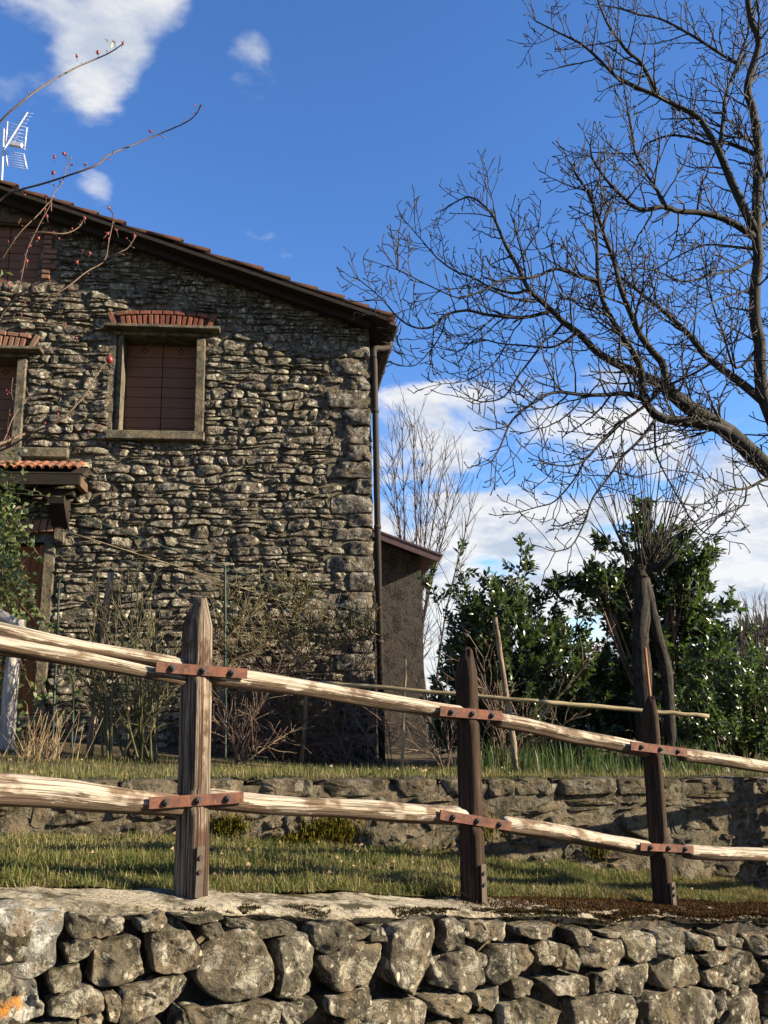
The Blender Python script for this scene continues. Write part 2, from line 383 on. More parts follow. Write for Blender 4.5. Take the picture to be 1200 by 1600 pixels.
class MB:
    def __init__(self):
        self.v, self.f, self.uv = [], [], []

    def add(self, vs, fs, uvs=None):
        b = len(self.v)
        self.v.extend(vs)
        self.f.extend([tuple(i + b for i in f) for f in fs])
        if uvs is None:
            uvs = [[(0, 0)] * len(f) for f in fs]
        self.uv.extend(uvs)

    def box(self, c, ax, ay, az, bev=0.0):
        """Box from centre and three half-axis vectors."""
        c, ax, ay, az = Vector(c), Vector(ax), Vector(ay), Vector(az)
        if bev <= 0:
            vs = [c + ax * i + ay * j + az * k for i in (-1, 1) for j in (-1, 1) for k in (-1, 1)]
            self.add(vs, [(0, 1, 3, 2), (4, 6, 7, 5), (0, 4, 5, 1), (2, 3, 7, 6), (0, 2, 6, 4), (1, 5, 7, 3)])
            return
        lx, ly, lz = ax.length, ay.length, az.length
        bx, by, bz = ax * (1 - bev / lx), ay * (1 - bev / ly), az * (1 - bev / lz)
        vs, idx = [], {}
        for i in (-1, 1):
            for j in (-1, 1):
                for k in (-1, 1):
                    for a, p in enumerate((c + ax * i + by * j + bz * k, c + bx * i + ay * j + bz * k, c + bx * i + by * j + az * k)):
                        idx[(i, j, k, a)] = len(vs)
                        vs.append(p)
        fs = []
        q = [(-1, -1), (1, -1), (1, 1), (-1, 1)]
        for s in (-1, 1):
            fs.append(tuple(idx[(s, a, b, 0)] for a, b in q))
            fs.append(tuple(idx[(a, s, b, 1)] for a, b in q))
            fs.append(tuple(idx[(a, b, s, 2)] for a, b in q))
            for t in (-1, 1):
                fs.append((idx[(s, t, -1, 0)], idx[(s, t, 1, 0)], idx[(s, t, 1, 1)], idx[(s, t, -1, 1)]))
                fs.append((idx[(s, -1, t, 0)], idx[(s, 1, t, 0)], idx[(s, 1, t, 2)], idx[(s, -1, t, 2)]))
                fs.append((idx[(-1, s, t, 1)], idx[(1, s, t, 1)], idx[(1, s, t, 2)], idx[(-1, s, t, 2)]))
                for r in (-1, 1):
                    fs.append((idx[(s, t, r, 0)], idx[(s, t, r, 1)], idx[(s, t, r, 2)]))
        self.add(vs, fs)

    def tube(self, pts, rad, sides=6, cap=True, warp=None):
        pts = [Vector(p) for p in pts]
        n = len(pts)
        if not hasattr(rad, '__len__'):
            rad = [rad] * n
        t = (pts[1] - pts[0]).normalized()
        ref = Vector((0, 0, 1)) if abs(t.z) < .9 else Vector((1, 0, 0))
        x = t.cross(ref).normalized()
        vs, L, lens = [], 0.0, []
        for i in range(n):
            t = (pts[min(i + 1, n - 1)] - pts[max(i - 1, 0)])
            if t.length < 1e-9:
                t = Vector((0, 0, 1))
            t.normalize()
            x = (x - t * x.dot(t)).normalized()
            y = t.cross(x)
            if i:
                L += (pts[i] - pts[i - 1]).length
            lens.append(L)
            for k in range(sides):
                a = 2 * math.pi * k / sides
                r = rad[i] * (warp(a, L) if warp else 1.0)
                vs.append(pts[i] + x * (math.cos(a) * r) + y * (math.sin(a) * r))
        fs, uv = [], []
        rm = max(rad)
        for i in range(n - 1):
            for k in range(sides):
                k2 = (k + 1) % sides
                fs.append((i * sides + k, i * sides + k2, (i + 1) * sides + k2, (i + 1) * sides + k))
                u0, u1 = k / sides * 6.283 * rm, (k + 1) / sides * 6.283 * rm
                uv.append([(u0, lens[i]), (u1, lens[i]), (u1, lens[i + 1]), (u0, lens[i + 1])])
        if cap:
            fs.append(tuple(range(sides - 1, -1, -1)))
            uv.append([(k * .01, 0) for k in range(sides)])
            fs.append(tuple((n - 1) * sides + k for k in range(sides)))
            uv.append([(k * .01, 0) for k in range(sides)])
        self.add(vs, fs, uv)

    def ball(self, c, r, sub=1, sq=(1, 1, 1)):
        c = Vector(c)
        vs, fs = [], []
        nu, nv = 6 + 2 * sub, 4 + sub
        vs.append(c + Vector((0, 0, -r * sq[2])))
        for j in range(1, nv):
            ph = -math.pi / 2 + math.pi * j / nv
            for i in range(nu):
                th = 2 * math.pi * i / nu
                vs.append(c + Vector((math.cos(th) * math.cos(ph) * r * sq[0], math.sin(th) * math.cos(ph) * r * sq[1], math.sin(ph) * r * sq[2])))
        vs.append(c + Vector((0, 0, r * sq[2])))
        for i in range(nu):
            fs.append((0, 1 + (i + 1) % nu, 1 + i))
            fs.append((len(vs) - 1, 1 + (nv - 2) * nu + i, 1 + (nv - 2) * nu + (i + 1) % nu))
        for j in range(nv - 2):
            for i in range(nu):
                a, b = 1 + j * nu + i, 1 + j * nu + (i + 1) % nu
                fs.append((a, b, b + nu, a + nu))
        self.add(vs, fs)

    def mesh(self, name, mat, org, smooth=True):
        me = bpy.data.meshes.new(name)
        ox, oy, oz = org
        me.from_pydata([(p[0] - ox, p[1] - oy, p[2] - oz) for p in self.v], [], self.f)
        uvl = me.uv_layers.new(name='UVMap')
        uvl.data.foreach_set('uv', np.array([c for f in self.uv for q in f for c in q], dtype=np.float32))
        if smooth:
            me.polygons.foreach_set('use_smooth', np.ones(len(me.polygons), dtype=bool))
        me.materials.append(MATS[mat])
        me.update()
        return me

    def build(self, name, mat, parent=None, smooth=True, org=None):
        if org is None:
            a = np.array([tuple(p) for p in self.v])
            org = Vector(((a[:, 0].min() + a[:, 0].max()) / 2, (a[:, 1].min() + a[:, 1].max()) / 2, a[:, 2].min()))
        o = bpy.data.objects.new(name, self.mesh(name, mat, org, smooth))
        COL.objects.link(o)
        if parent is not None:
            o.parent = parent
            o.location = Vector(org) - wloc(parent)
        else:
            o.location = org
        return o


def np_mesh(name, V, F, mat, parent=None, smooth=False, kind=None):
    """Large mesh from numpy arrays (all faces the same size)."""
    org = Vector(((V[:, 0].min() + V[:, 0].max()) / 2, (V[:, 1].min() + V[:, 1].max()) / 2, V[:, 2].min()))
    me = bpy.data.meshes.new(name)
    nv, nf, k = len(V), len(F), F.shape[1]
    me.vertices.add(nv)
    me.vertices.foreach_set('co', (V - np.array(org)).astype(np.float32).ravel())
    me.loops.add(nf * k)
    me.loops.foreach_set('vertex_index', F.astype(np.int32).ravel())
    me.polygons.add(nf)
    me.polygons.foreach_set('loop_start', (np.arange(nf) * k).astype(np.int32))
    if smooth:
        me.polygons.foreach_set('use_smooth', np.ones(nf, dtype=bool))
    me.update(calc_edges=True)
    me.materials.append(MATS[mat])
    o = bpy.data.objects.new(name, me)
    COL.objects.link(o)
    if parent is not None:
        o.parent = parent
        o.location = org - wloc(parent)
    else:
        o.location = org
    if kind:
        o['kind'] = kind
    return o


def leaves(pos, dirs, length, width, fold=.25, droop=.15):
    """Folded leaves: pos (n,3), dirs (n,3) unit, returns V, F arrays."""
    n = len(pos)
    d = dirs / np.linalg.norm(dirs, axis=1, keepdims=True)
    r = RNG.normal(size=(n, 3))
    s = np.cross(d, r)
    s /= np.linalg.norm(s, axis=1, keepdims=True)
    u = np.cross(s, d)
    flip = np.where(u[:, 2:3] < 0, -1.0, 1.0)
    u, s = u * flip, s * flip
    L = (length * RNG.uniform(.7, 1.15, n))[:, None]
    W = (width * RNG.uniform(.75, 1.1, n))[:, None]
    base = pos
    mid = pos + d * L * .5 + u * L * .03
    tip = pos + d * L - u * L * droop
    l = pos + d * L * .48 + s * W * .5 + u * W * fold
    q = pos + d * L * .48 - s * W * .5 + u * W * fold
    V = np.stack([base, mid, tip, l, q], 1).reshape(-1, 3)
    tri = np.array([[0, 1, 3], [1, 2, 3], [0, 4, 1], [4, 2, 1]])
    F = (np.arange(n)[:, None, None] * 5 + tri[None]).reshape(-1, 3)
    return V, F


def blades(pos, h, w, lean=.5):
    n = len(pos)
    a = RNG.uniform(0, 2 * math.pi, n)
    side = np.stack([np.cos(a), np.sin(a), np.zeros(n)], 1)
    b = a + math.pi / 2 + RNG.normal(0, .5, n)
    fw = np.stack([np.cos(b), np.sin(b), np.zeros(n)], 1)
    H = h[:, None]
    Wd = w[:, None]
    le = (np.abs(RNG.normal(0, lean, n)))[:, None]
    up = np.array([[0, 0, 1.0]])
    p0, p1 = pos - side * Wd, pos + side * Wd
    m = pos + up * H * .55 + fw * H * le * .3
    m0, m1 = m - side * Wd * .7, m + side * Wd * .7
    t = pos + up * H * np.maximum(.25, 1 - le * .45) + fw * H * le
    V = np.stack([p0, p1, m0, m1, t], 1).reshape(-1, 3)
    tri = np.array([[0, 1, 3], [0, 3, 2], [2, 3, 4]])
    F = (np.arange(n)[:, None, None] * 5 + tri[None]).reshape(-1, 3)
    return V, F


def vn(x, y, z=0.0):
    return noise.noise(Vector((x, y, z)))


def fbm(x, y, z=0.0, o=4):
    return noise.fractal(Vector((x, y, z)), 1.0, 2.0, o)


def chaikin(p, k=.25):
    q = []
    n = len(p)
    for i in range(n):
        a, b = p[i], p[(i + 1) % n]
        q.append((a[0] + (b[0] - a[0]) * k, a[1] + (b[1] - a[1]) * k))
        q.append((a[0] + (b[0] - a[0]) * (1 - k), a[1] + (b[1] - a[1]) * (1 - k)))
    return q


def resample(p, n):
    p = list(p) + [p[0]]
    d = [0.0]
    for a, b in zip(p, p[1:]):
        d.append(d[-1] + math.hypot(b[0] - a[0], b[1] - a[1]))
    out, j = [], 0
    for i in range(n):
        t = d[-1] * i / n
        while d[j + 1] < t:
            j += 1
        k = (t - d[j]) / max(1e-9, d[j + 1] - d[j])
        out.append((p[j][0] + (p[j + 1][0] - p[j][0]) * k, p[j][1] + (p[j + 1][1] - p[j][1]) * k))
    return out


def stone(mb, poly, frame, front, back, n=20, rings=((1.0, .0), (.985, .55), (.9, .85), (.66, .97), (.33, 1.0)), rough=.012, seed=0.0, tilt=.25, cut=.22, facets=5, chip=.9):
    """One stone: outline poly (a, z) in a wall plane, raised 'front' m proud, reaching 'back' m in."""
    O, A, Zv, Nn = frame
    if sum(p[0] * q[1] - q[0] * p[1] for p, q in zip(poly, poly[1:] + poly[:1])) < 0:
        poly = poly[::-1]
    pts = resample(chaikin(poly, cut), n)
    cx = sum(p[0] for p in pts) / n
    cz = sum(p[1] for p in pts) / n
    sz = max(.04, min(max(p[0] for p in pts) - min(p[0] for p in pts), max(p[1] for p in pts) - min(p[1] for p in pts)))
    rough = rough * min(1.0, sz / .17)
    ta, tz = random.uniform(-tilt, tilt), random.uniform(-tilt, tilt)
    fr = 1.6 / sz
    ext = max(math.hypot(p[0] - cx, p[1] - cz) for p in pts)
    fct = []
    for _k in range(facets):
        an = random.uniform(0, 6.283)
        fct.append((math.cos(an), math.sin(an), random.uniform(.25, .8), random.uniform(.35, 1.3) * chip))
    vs = []

    def put(a, z, o):
        da = rough * noise.noise(Vector((a * fr * 2, z * fr * 2, seed)))
        dz = rough * noise.noise(Vector((a * fr * 2, z * fr * 2, seed + 9.3)))
        vs.append(O + A * (a + da) + Zv * (z + dz) + Nn * o)
    for a, z in pts:
        put(cx + (a - cx) * .96, cz + (z - cz) * .96, -back)
    for sc, h in rings:
        for a, z in pts:
            x, y = cx + (a - cx) * sc, cz + (z - cz) * sc
            o = front * h
            if h > 0:
                o += h * (ta * (x - cx) + tz * (y - cz)) * .5
                for (ca, sa, r0, sl_) in fct:
                    pr_ = ((x - cx) * ca + (y - cz) * sa) - r0 * ext * .75
                    if pr_ > 0:
                        o -= pr_ * sl_
                nz_ = noise.fractal(Vector((x * fr * 1.3, y * fr * 1.3, seed + 3.1)), .7, 2.2, 5)
                o += rough * 1.5 * nz_ - rough * 1.2 * max(0, abs(noise.noise(Vector((x * fr * 2.6, y * fr * 2.6, seed)))) - .25)
                o = max(o, -back * .6)
            put(x, y, o)
    put(cx, cz, front + rough * noise.noise(Vector((cx * fr, cz * fr, seed))))
    fs = []
    R = len(rings) + 1
    for r in range(R - 1):
        for k in range(n):
            k2 = (k + 1) % n
            fs.append((r * n + k, r * n + k2, (r + 1) * n + k2, (r + 1) * n + k))
    c = len(vs) - 1
    for k in range(n):
        fs.append(((R - 1) * n + k, (R - 1) * n + (k + 1) % n, c))
    fs.append(tuple(range(n - 1, -1, -1)))
    mb.add(vs, fs)


def spline(ctrl, per=6):
    c = [Vector(p) for p in ctrl]
    c = [c[0] * 2 - c[1]] + c + [c[-1] * 2 - c[-2]]
    out = []
    for i in range(1, len(c) - 2):
        p0, p1, p2, p3 = c[i - 1:i + 3]
        for k in range(per):
            t = k / per
            out.append(.5 * ((2 * p1) + (p2 - p0) * t + (2 * p0 - 5 * p1 + 4 * p2 - p3) * t * t + (3 * p1 - p0 - 3 * p2 + p3) * t ** 3))
    out.append(c[-2])
    return out


def rvec(s=1.0):
    return Vector((random.gauss(0, s), random.gauss(0, s), random.gauss(0, s)))


def stem(p, d, length, n=6, wob=.15, up=0.0, sag=0.0):
    pts = [Vector(p)]
    d = Vector(d).normalized()
    for i in range(n):
        d = (d + rvec(wob) + Vector((0, 0, up - sag * i / n))).normalized()
        pts.append(pts[-1] + d * (length / n))
    return pts


def taper(n, a, b):
    return [a + (b - a) * i / max(1, n - 1) for i in range(n)]

# ------------------------------------------------------------------ the lie of the land
UP = Vector((0, 0, 1))
P1 = Vector((-.783, 3.48, 0))
FD = Vector((2.337, 1.63, 0)).normalized()          # along the fence, downhill
FN = Vector((FD.y, -FD.x, 0))                        # out of the wall, towards the road


def zf(s):
    return .812 - .156 * s if s > -1.4 else 1.03 - .05 * (s + 1.4)


def fpt(s, off, z):
    return P1 + FD * s - FN * off + UP * z


def yw(x):
    return 4.6 + (x + 3.2) * (2.15 / 7.7)


def ztop(x):
    return 1.042 - .0417 * x


def zfoot(x):
    return float(np.interp(x, (-6, -1.95, -1.15, 0, .75, 1.67, 2.6, 4), (1.02, .82, .77, .63, .51, .35, .15, -.1)))


def yfence(x):
    return 3.48 + (x + .783) * .6975


def zstrip(x, y):
    s = (x + .783) / .82
    a, b = yfence(x), yw(x)
    k = min(1, max(0, (y - a) / max(.1, b - a)))
    return zf(s) * (1 - k) + zfoot(x) * k + .02 * vn(x * 2, y * 2) + .008 * vn(x * 7, y * 7, 3)


def terr(x, y):
    w = min(1, max(0, (y - yw(x)) / 3.6))
    w = w * w * (3 - 2 * w)
    zh = .80 + (-.1 * max(x, -5.0) if x < 0 else .02 * min(x, 10))
    return (ztop(x) - .015) * (1 - w) + zh * w + .025 * vn(x * .9, y * .9, 5) + .01 * vn(x * 4, y * 4, 2)


def sheet(name, xs, ws, fn, mat):
    mb = MB()
    vs = [Vector(fn(x, w)) for x in xs for w in ws]
    m = len(ws)
    mb.add(vs, [(i * m + j, (i + 1) * m + j, (i + 1) * m + j + 1, i * m + j + 1) for i in range(len(xs) - 1) for j in range(m - 1)])
    o = mb.build(name, mat)
    o['kind'] = 'structure'
    return o


sheet('ground', np.linspace(-1500, 1500, 30), np.linspace(-1500, 1500, 30), lambda x, w: (x, w, -6), 'far_ground')
sheet('road', np.linspace(-16, 26, 40), np.linspace(-9, -.12, 12), lambda s, w: fpt(s, w, -.156 * (s + 1.35) + .006 * vn(s, w)), 'asphalt')
sheet('grass_verge', np.linspace(-6.5, 3.6, 90), np.linspace(0, 1, 24), lambda x, w: (x, yfence(x) + .13 + w * (yw(x) + .02 - yfence(x) - .06), zstrip(x, yfence(x) + .13 + w * (yw(x) + .02 - yfence(x) - .06))), 'lawn_soil')
_w = [0, .1, .2, .35, .5, .7, .9, 1.2, 1.5, 1.9, 2.3, 2.8, 3.3, 4, 5, 6.5, 8, 11, 15, 22, 30, 45]
sheet('garden_terrace', np.linspace(-14, 34, 130), _w, lambda x, w: (x, max(yw(x) + .1, yfence(x) + .1 if x > 3.5 else -99) + w, terr(x, max(yw(x) + .1, yfence(x) if x > 3.5 else -99) + w) if w < 44 else -6.5), 'soil')

# far wooded hill, seen at the right edge beyond the garden
sheet('hill', np.linspace(-60, 420, 50), np.linspace(0, 1, 14), lambda x, w: (x, 260 + 160 * w, -6 + (38 * math.exp(-((x - 210) / 120) ** 2) + 3 * vn(x * .03, w * 3)) * math.sin(math.pi * min(1, w * .9 + .02))), 'far_ground')
mbv, mbf = [], []
for i in range(1400):
    x, w = random.uniform(40, 380), random.uniform(.02, .6)
    z = -6 + (38 * math.exp(-((x - 210) / 120) ** 2) + 3 * vn(x * .03, w * 3)) * math.sin(math.pi * min(1, w * .9 + .02))
    h, r = random.uniform(5, 10), random.uniform(1.2, 2.2)
    b = len(mbv)
    y = 260 + 160 * w
    for k in range(6):
        mbv.append((x + r * math.cos(k * 1.047), y + r * math.sin(k * 1.047), z + .2))
    mbv.append((x, y, z + h))
    mbf += [(b + k, b + (k + 1) % 6, b + 6) for k in range(6)]
fw = np_mesh('conifer_wood', np.array(mbv), np.array(mbf), 'conifer')
tag(fw, 'dark conifer wood covering the far hillside', 'wood', kind='stuff')

# ------------------------------------------------------------------ dry stone wall by the road
ST_A = [[(-60,640),(275,660),(268,760),(218,915),(120,950),(0,980),(-60,980)],[(320,670),(440,690),(565,690),(565,755),(440,782),(330,785),(310,730)],[(280,825),(340,790),(455,790),(430,820),(350,885),(300,893)],[(440,810),(580,770),(630,800),(640,960),(560,1000),(430,1005),(405,960),(415,880)],[(200,930),(345,893),(362,940),(350,990),(260,1025),(220,1020)],[(-60,985),(145,960),(165,1050),(185,1085),(170,1140),(60,1185),(-60,1190)],[(215,1070),(330,1015),(400,1000),(460,1050),(455,1100),(330,1140),(215,1135)],[(700,760),(800,695),(855,720),(925,840),(915,920),(820,945),(700,930),(685,830)],[(630,710),(740,660),(760,700),(720,750),(640,755)],[(905,720),(990,700),(1010,760),(950,790),(920,760)],[(1040,770),(1110,735),(1200,800),(1235,900),(1230,1010),(1080,1075),(985,1050),(910,975),(945,870)],[(550,1030),(700,985),(850,955),(890,1000),(860,1060),(700,1130),(600,1180),(535,1185),(540,1090)],[(845,1115),(1000,1105),(1190,1070),(1270,1080),(1270,1170),(1100,1190),(860,1180)],[(340,1140),(440,1105),(458,1150),(430,1230),(360,1230)],[(80,1190),(330,1155),(335,1230),(60,1240)],[(780,1180),(820,1100),(860,1190),(820,1240),(780,1240)],[(560,1195),(700,1140),(725,1180),(700,1240),(560,1240)],[(865,1195),(1190,1195),(1190,1260),(860,1260)],[(460,1040),(535,1040),(530,1170),(480,1150)],[(780,672),(900,682),(1000,667),(1010,690),(880,712),(800,692)],[(1060,700),(1200,720),(1230,780),(1190,790),(1120,728),(1050,740)],[(-60,1195),(50,1195),(45,1260),(-60,1260)]]
ST_B = [[(85,790),(210,770),(232,900),(230,1040),(130,1080),(75,1060),(80,920)],[(0,730),(150,715),(160,750),(40,775),(0,770)],[(265,890),(390,810),(540,800),(548,870),(520,1000),(350,1030),(300,970)],[(240,730),(390,705),(475,760),(400,798),(300,860),(235,830)],[(485,760),(560,730),(570,795),(490,790)],[(600,740),(700,700),(800,700),(820,760),(808,1000),(720,1060),(600,980),(570,900)],[(860,720),(900,695),(945,730),(940,830),(880,860),(855,820)],[(820,880),(980,835),(1040,880),(1030,1000),(950,1035),(820,1010)],[(955,710),(1150,720),(1165,760),(1120,800),(1020,800),(955,780)],[(300,1060),(500,1005),(535,1050),(520,1100),(380,1150),(290,1120)],[(60,1090),(240,1070),(250,1100),(180,1170),(110,1180)],[(0,1075),(50,1110),(85,1170),(60,1200),(-10,1190)],[(350,1170),(540,1090),(740,1065),(765,1130),(740,1240),(380,1240)],[(760,1070),(890,1045),(960,1060),(965,1130),(860,1150),(780,1120)],[(1060,900),(1110,840),(1200,810),(1258,830),(1265,900),(1160,975),(1080,1000),(1050,960)],[(1000,1050),(1100,1010),(1120,1080),(1080,1130),(1000,1100)],[(1130,1100),(1190,1085),(1270,1070),(1400,1130),(1380,1240),(1120,1240)],[(780,1190),(850,1160),(910,1220),(780,1250)],[(930,1150),(1050,1140),(1075,1240),(930,1240)],[(1160,985),(1200,980),(1275,990),(1260,1050),(1180,1065)]]
ST_C = [[(0,740),(150,730),(158,780),(90,785),(0,775)],[(60,830),(140,800),(188,820),(188,910),(110,915)],[(194,820),(245,825),(268,880),(255,940),(200,930)],[(295,830),(370,790),(465,790),(475,860),(440,915),(310,920)],[(235,750),(300,740),(345,770),(330,810),(250,815)],[(485,770),(580,755),(630,780),(625,870),(540,895),(490,870)],[(638,760),(750,750),(762,860),(640,868)],[(628,880),(820,858),(852,940),(820,1010),(670,1020)],[(435,930),(610,905),(622,960),(600,1050),(520,1055),(430,1010)],[(340,950),(425,935),(425,1020),(345,1040)],[(110,990),(250,955),(310,970),(305,1040),(150,1045)],[(770,760),(870,780),(940,840),(800,845)],[(880,755),(1000,780),(1060,800),(1050,830),(940,825)],[(835,870),(960,850),(965,890),(860,915)],[(860,950),(960,915),(1003,945),(960,1015),(880,1010)],[(990,880),(1080,860),(1150,960),(1130,1000),(1040,1020),(1000,960)],[(1085,780),(1200,770),(1260,790),(1260,850),(1110,865)],[(1160,900),(1260,880),(1270,980),(1180,1000)],[(545,1064),(700,1034),(890,1030),(905,1090),(890,1200),(870,1250),(545,1250)],[(250,1080),(400,1040),(515,1060),(535,1140),(520,1250),(260,1250)],[(900,1070),(955,1030),(965,1090),(925,1160),(905,1150)],[(980,1030),(1010,1005),(1020,1040),(985,1060)],[(960,1120),(1090,1025),(1150,1080),(1150,1170),(1080,1250),(940,1250)],[(1160,1040),(1270,1020),(1270,1140),(1170,1150)],[(390,765),(470,760),(475,780),(400,785)],[(1165,1160),(1270,1150),(1270,1250),(1140,1250)],[(350,1060),(425,1030),(425,1035),(360,1075)]]

wall = empty('dry_stone_wall', fpt(1.5, -.2, -.156 * 2.85), 'dry stone wall of big lichened stones along the bottom, carrying the timber fence', 'wall')
WF0 = P1 + FN * .235
WFR = (WF0, FD, UP, FN)
polys = []
for off, lst in ((0, ST_A), (400, ST_B), (800, ST_C)):
    for pl_ in lst:
        q = []
        for (a, b) in pl_:
            h = hit(off + a / 3, 1200 + b / 3, WF0, FN)
            q.append(((h - WF0).dot(FD), h.z))
        polys.append(q)
# the wall goes on out of the picture: below, left and right
amin = min(a for q in polys for a, z in q)
amax = max(a for q in polys for a, z in q)


def grid_stones(a0, a1, z0f, z1f, hmin, hmax, wmin, wmax, gap=.012):
    out = []
    a = a0
    while a < a1:
        w = random.uniform(wmin, wmax)
        z = z0f(a)
        while z < z1f(a) - .03:
            h = min(random.uniform(hmin, hmax), z1f(a) - z)
            out.append([(a + gap, z + gap), (a + w - gap, z + gap + random.uniform(-.02, .02)), (a + w - gap, z + h - gap), (a + w * .5, z + h - gap + random.uniform(0, .015)), (a + gap, z + h - gap)])
            z += h
        a += w
    return out


zroad = lambda a: -.156 * (a + 1.35)
zlow = lambda a: hit(600, 1612, WF0, FN).z - .02 - (.156 + .13) * 0
extra = grid_stones(amin - 1.6, amin, zroad, lambda a: zf(a) - .05, .14, .26, .18, .34)
extra += grid_stones(amax, 5.6, zroad, lambda a: zf(a) - .05, .14, .26, .18, .34)


def zbot(a):
    zs = [z for q in polys for (x, z) in q if abs(x - a) < .15]
    return min(zs) - .01 if zs else zf(a) - .5


extra += grid_stones(amin, amax, zroad, lambda a: zbot(a + .12), .12, .24, .2, .36)
for i, q in enumerate(polys + extra):
    mb = MB()
    qc = (sum(a for a, z in q) / len(q), sum(z for a, z in q) / len(q))
    q = [(qc[0] + (a - qc[0]) * 1.045, qc[1] + (z - qc[1]) * 1.045) for a, z in q]
    stone(mb, q, WFR, random.uniform(.05, .085), .10, n=48, rings=((1.0, -.3), (1.0, .62), (.992, .88), (.97, .98), (.91, 1.0), (.81, 1.0), (.67, 1.0), (.52, 1.0), (.36, 1.0), (.18, 1.0)), rough=.015, seed=i * 3.7, tilt=.28, cut=.05, facets=4, chip=.36)
    mat = 'dry_stone'
    if i == 0:
        mat = 'dry_stone_pale'
    if i == 5:
        mat = 'dry_stone_orange'
    mb.build('stone', mat, wall)
mb = MB()
vs, m = [], 60
for i in range(m):
    s = -5 + 11 * i / (m - 1)
    for (o, z) in ((-.19, zroad(s) - .1), (-.19, zf(s) - .05), (.1, zf(s) - .05), (.1, zroad(s) - .1)):
        vs.append(fpt(s, o + .012 * vn(s * 3, z * 3), z))
mb.add(vs, [(i * 4 + k, (i + 1) * 4 + k, (i + 1) * 4 + (k + 1) % 4, i * 4 + (k + 1) % 4) for i in range(m - 1) for k in range(4)])
mb.build('rubble_core', 'dark_core', wall)


def cope(s, w):
    """Point of the uneven mortar cap: w = 0 at the bottom of its front lip, 1 at the back."""
    fr = -.275 + .045 * fbm(s * 2.2, 7, 1) + .02 * vn(s * 11, 3) + .012 * vn(s * 31, 5)
    top = zf(s) + .016 * fbm(s * 3, w * 2, 5) + .007 * vn(s * 24, w * 12, 2) - .03 * max(0, vn(s * 3.1, 20)) * (w < .4)
    if w < .25:
        return fpt(s, fr + .03 + .05 * (1 - w / .25) + .01 * vn(s * 14, w * 9), top - .055 * (1 - w / .25) - .02 * max(0, fbm(s * 5, 1)))
    k = (w - .25) / .75
    return fpt(s, fr + .03 * (1 - min(1, k * 6)) + (0.14 - fr) * k, top - .025 * (1 - min(1, k * 5)) ** 2)


mb = MB()
cs = np.linspace(-4.5, 5.6, 380)
cw = [0, .1, .18, .25, .29, .34, .42, .52, .64, .78, .9, 1]
mb.add([cope(s, w) for s in cs for w in cw], [(i * 12 + j, (i + 1) * 12 + j, (i + 1) * 12 + j + 1, i * 12 + j + 1) for i in range(len(cs) - 1) for j in range(11)])
mb.build('mortar_cap', 'coping_concrete', wall)

# moss on the cap: short tufts, dark in clumps, rusty red towards the right
pos, hh = [], []
for i in range(52000):
    s = random.uniform(1.25, 5.4)
    w = random.uniform(.02, .95)
    den_ = min(1, (s - 1.2) * .9) * (.9 if fbm(s * 2.5, w * 2.2, 8) > -.1 - (s - 1.3) * .22 else .04)
    if random.random() < den_:
        pos.append(cope(s, w))
        hh.append(random.uniform(.007, .02))
V, F = blades(np.array([tuple(p) for p in pos]), np.array(hh), np.full(len(pos), .0028), 1.1)
o = np_mesh('red_moss', V, F, 'moss_red', wall, kind='stuff')
pos, hh = [], []
for i in range(60000):
    s, w = random.uniform(-2, 4.2), random.uniform(.0, .42)
    if fbm(s * 3.2, w * 2.5, 31) > .20 - .20 * (.1 < s < 1.9) and random.random() < .8:
        pos.append(cope(s, w))
        hh.append(random.uniform(.005, .013))
V, F = blades(np.array([tuple(p) for p in pos]), np.array(hh), np.full(len(pos), .0028), 1.1)
np_mesh('dark_moss', V, F, 'moss_dark', wall, kind='stuff')


# ------------------------------------------------------------------ coursed rubble layout
def courses(a0, a1, z0, z1, hmin, hmax, wmin, wmax, gap, blocked=(), amp=.35, split=.15, freq=1.4, seed=0.0):
    out, z, k = [], z0, 0
    hs = []
    while z < z1:
        h = random.uniform(hmin, hmax)
        hs.append((z, h))
        z += h

    def ln(j, a):
        zz, h = hs[j] if j < len(hs) else (z, hmin)
        return zz + amp * h * noise.noise(Vector((a * freq, j * 1.7, seed))) + .04 * noise.noise(Vector((a * .5, zz * .8, seed + 4)))
    for j, (zz, h) in enumerate(hs):
        segs = [(a0, a1)]
        for (b0, b1, c0, c1) in blocked:
            if c1 > zz + h * .3 and c0 < zz + h * .7:
                ns = []
                for (x0, x1) in segs:
                    if b1 <= x0 or b0 >= x1:
                        ns.append((x0, x1))
                    else:
                        if b0 > x0:
                            ns.append((x0, b0))
                        if b1 < x1:
                            ns.append((b1, x1))
                segs = ns
        for (x0, x1) in segs:
            a = x0
            while a < x1 - .03:
                w = min(random.uniform(wmin, wmax) * random.choice((.6, 1, 1, 1.3)), x1 - a)
                if x1 - a - w < wmin * .5:
                    w = x1 - a
                b = a + w
                j0, j1 = random.uniform(-.025, .025), random.uniform(-.025, .025)
                g = gap * random.uniform(.6, 1.5)
                zb, zt = [ln(j, t) + g for t in (a, (a + b) / 2, b)], [ln(j + 1, t) - g for t in (a, (a + b) / 2, b)]
                parts = [(zb, zt)]
                if random.random() < split and h > hmin * 1.15:
                    f = random.uniform(.35, .65)
                    md = [p + (q - p) * f for p, q in zip(zb, zt)]
                    parts = [(zb, [q - g * .7 for q in md]), ([q + g * .7 for q in md], zt)]
                for (zb_, zt_) in parts:
                    out.append([(a + g + j0, zb_[0] + random.uniform(0, .012)), ((a + b) / 2, zb_[1]), (b - g + j1, zb_[2] + random.uniform(0, .012)), (b - g - j1, zt_[2] - random.uniform(0, .015)), ((a + b) / 2 + random.uniform(-.03, .03), zt_[1]), (a + g - j0, zt_[0] - random.uniform(0, .015))])
                a = b
    return out


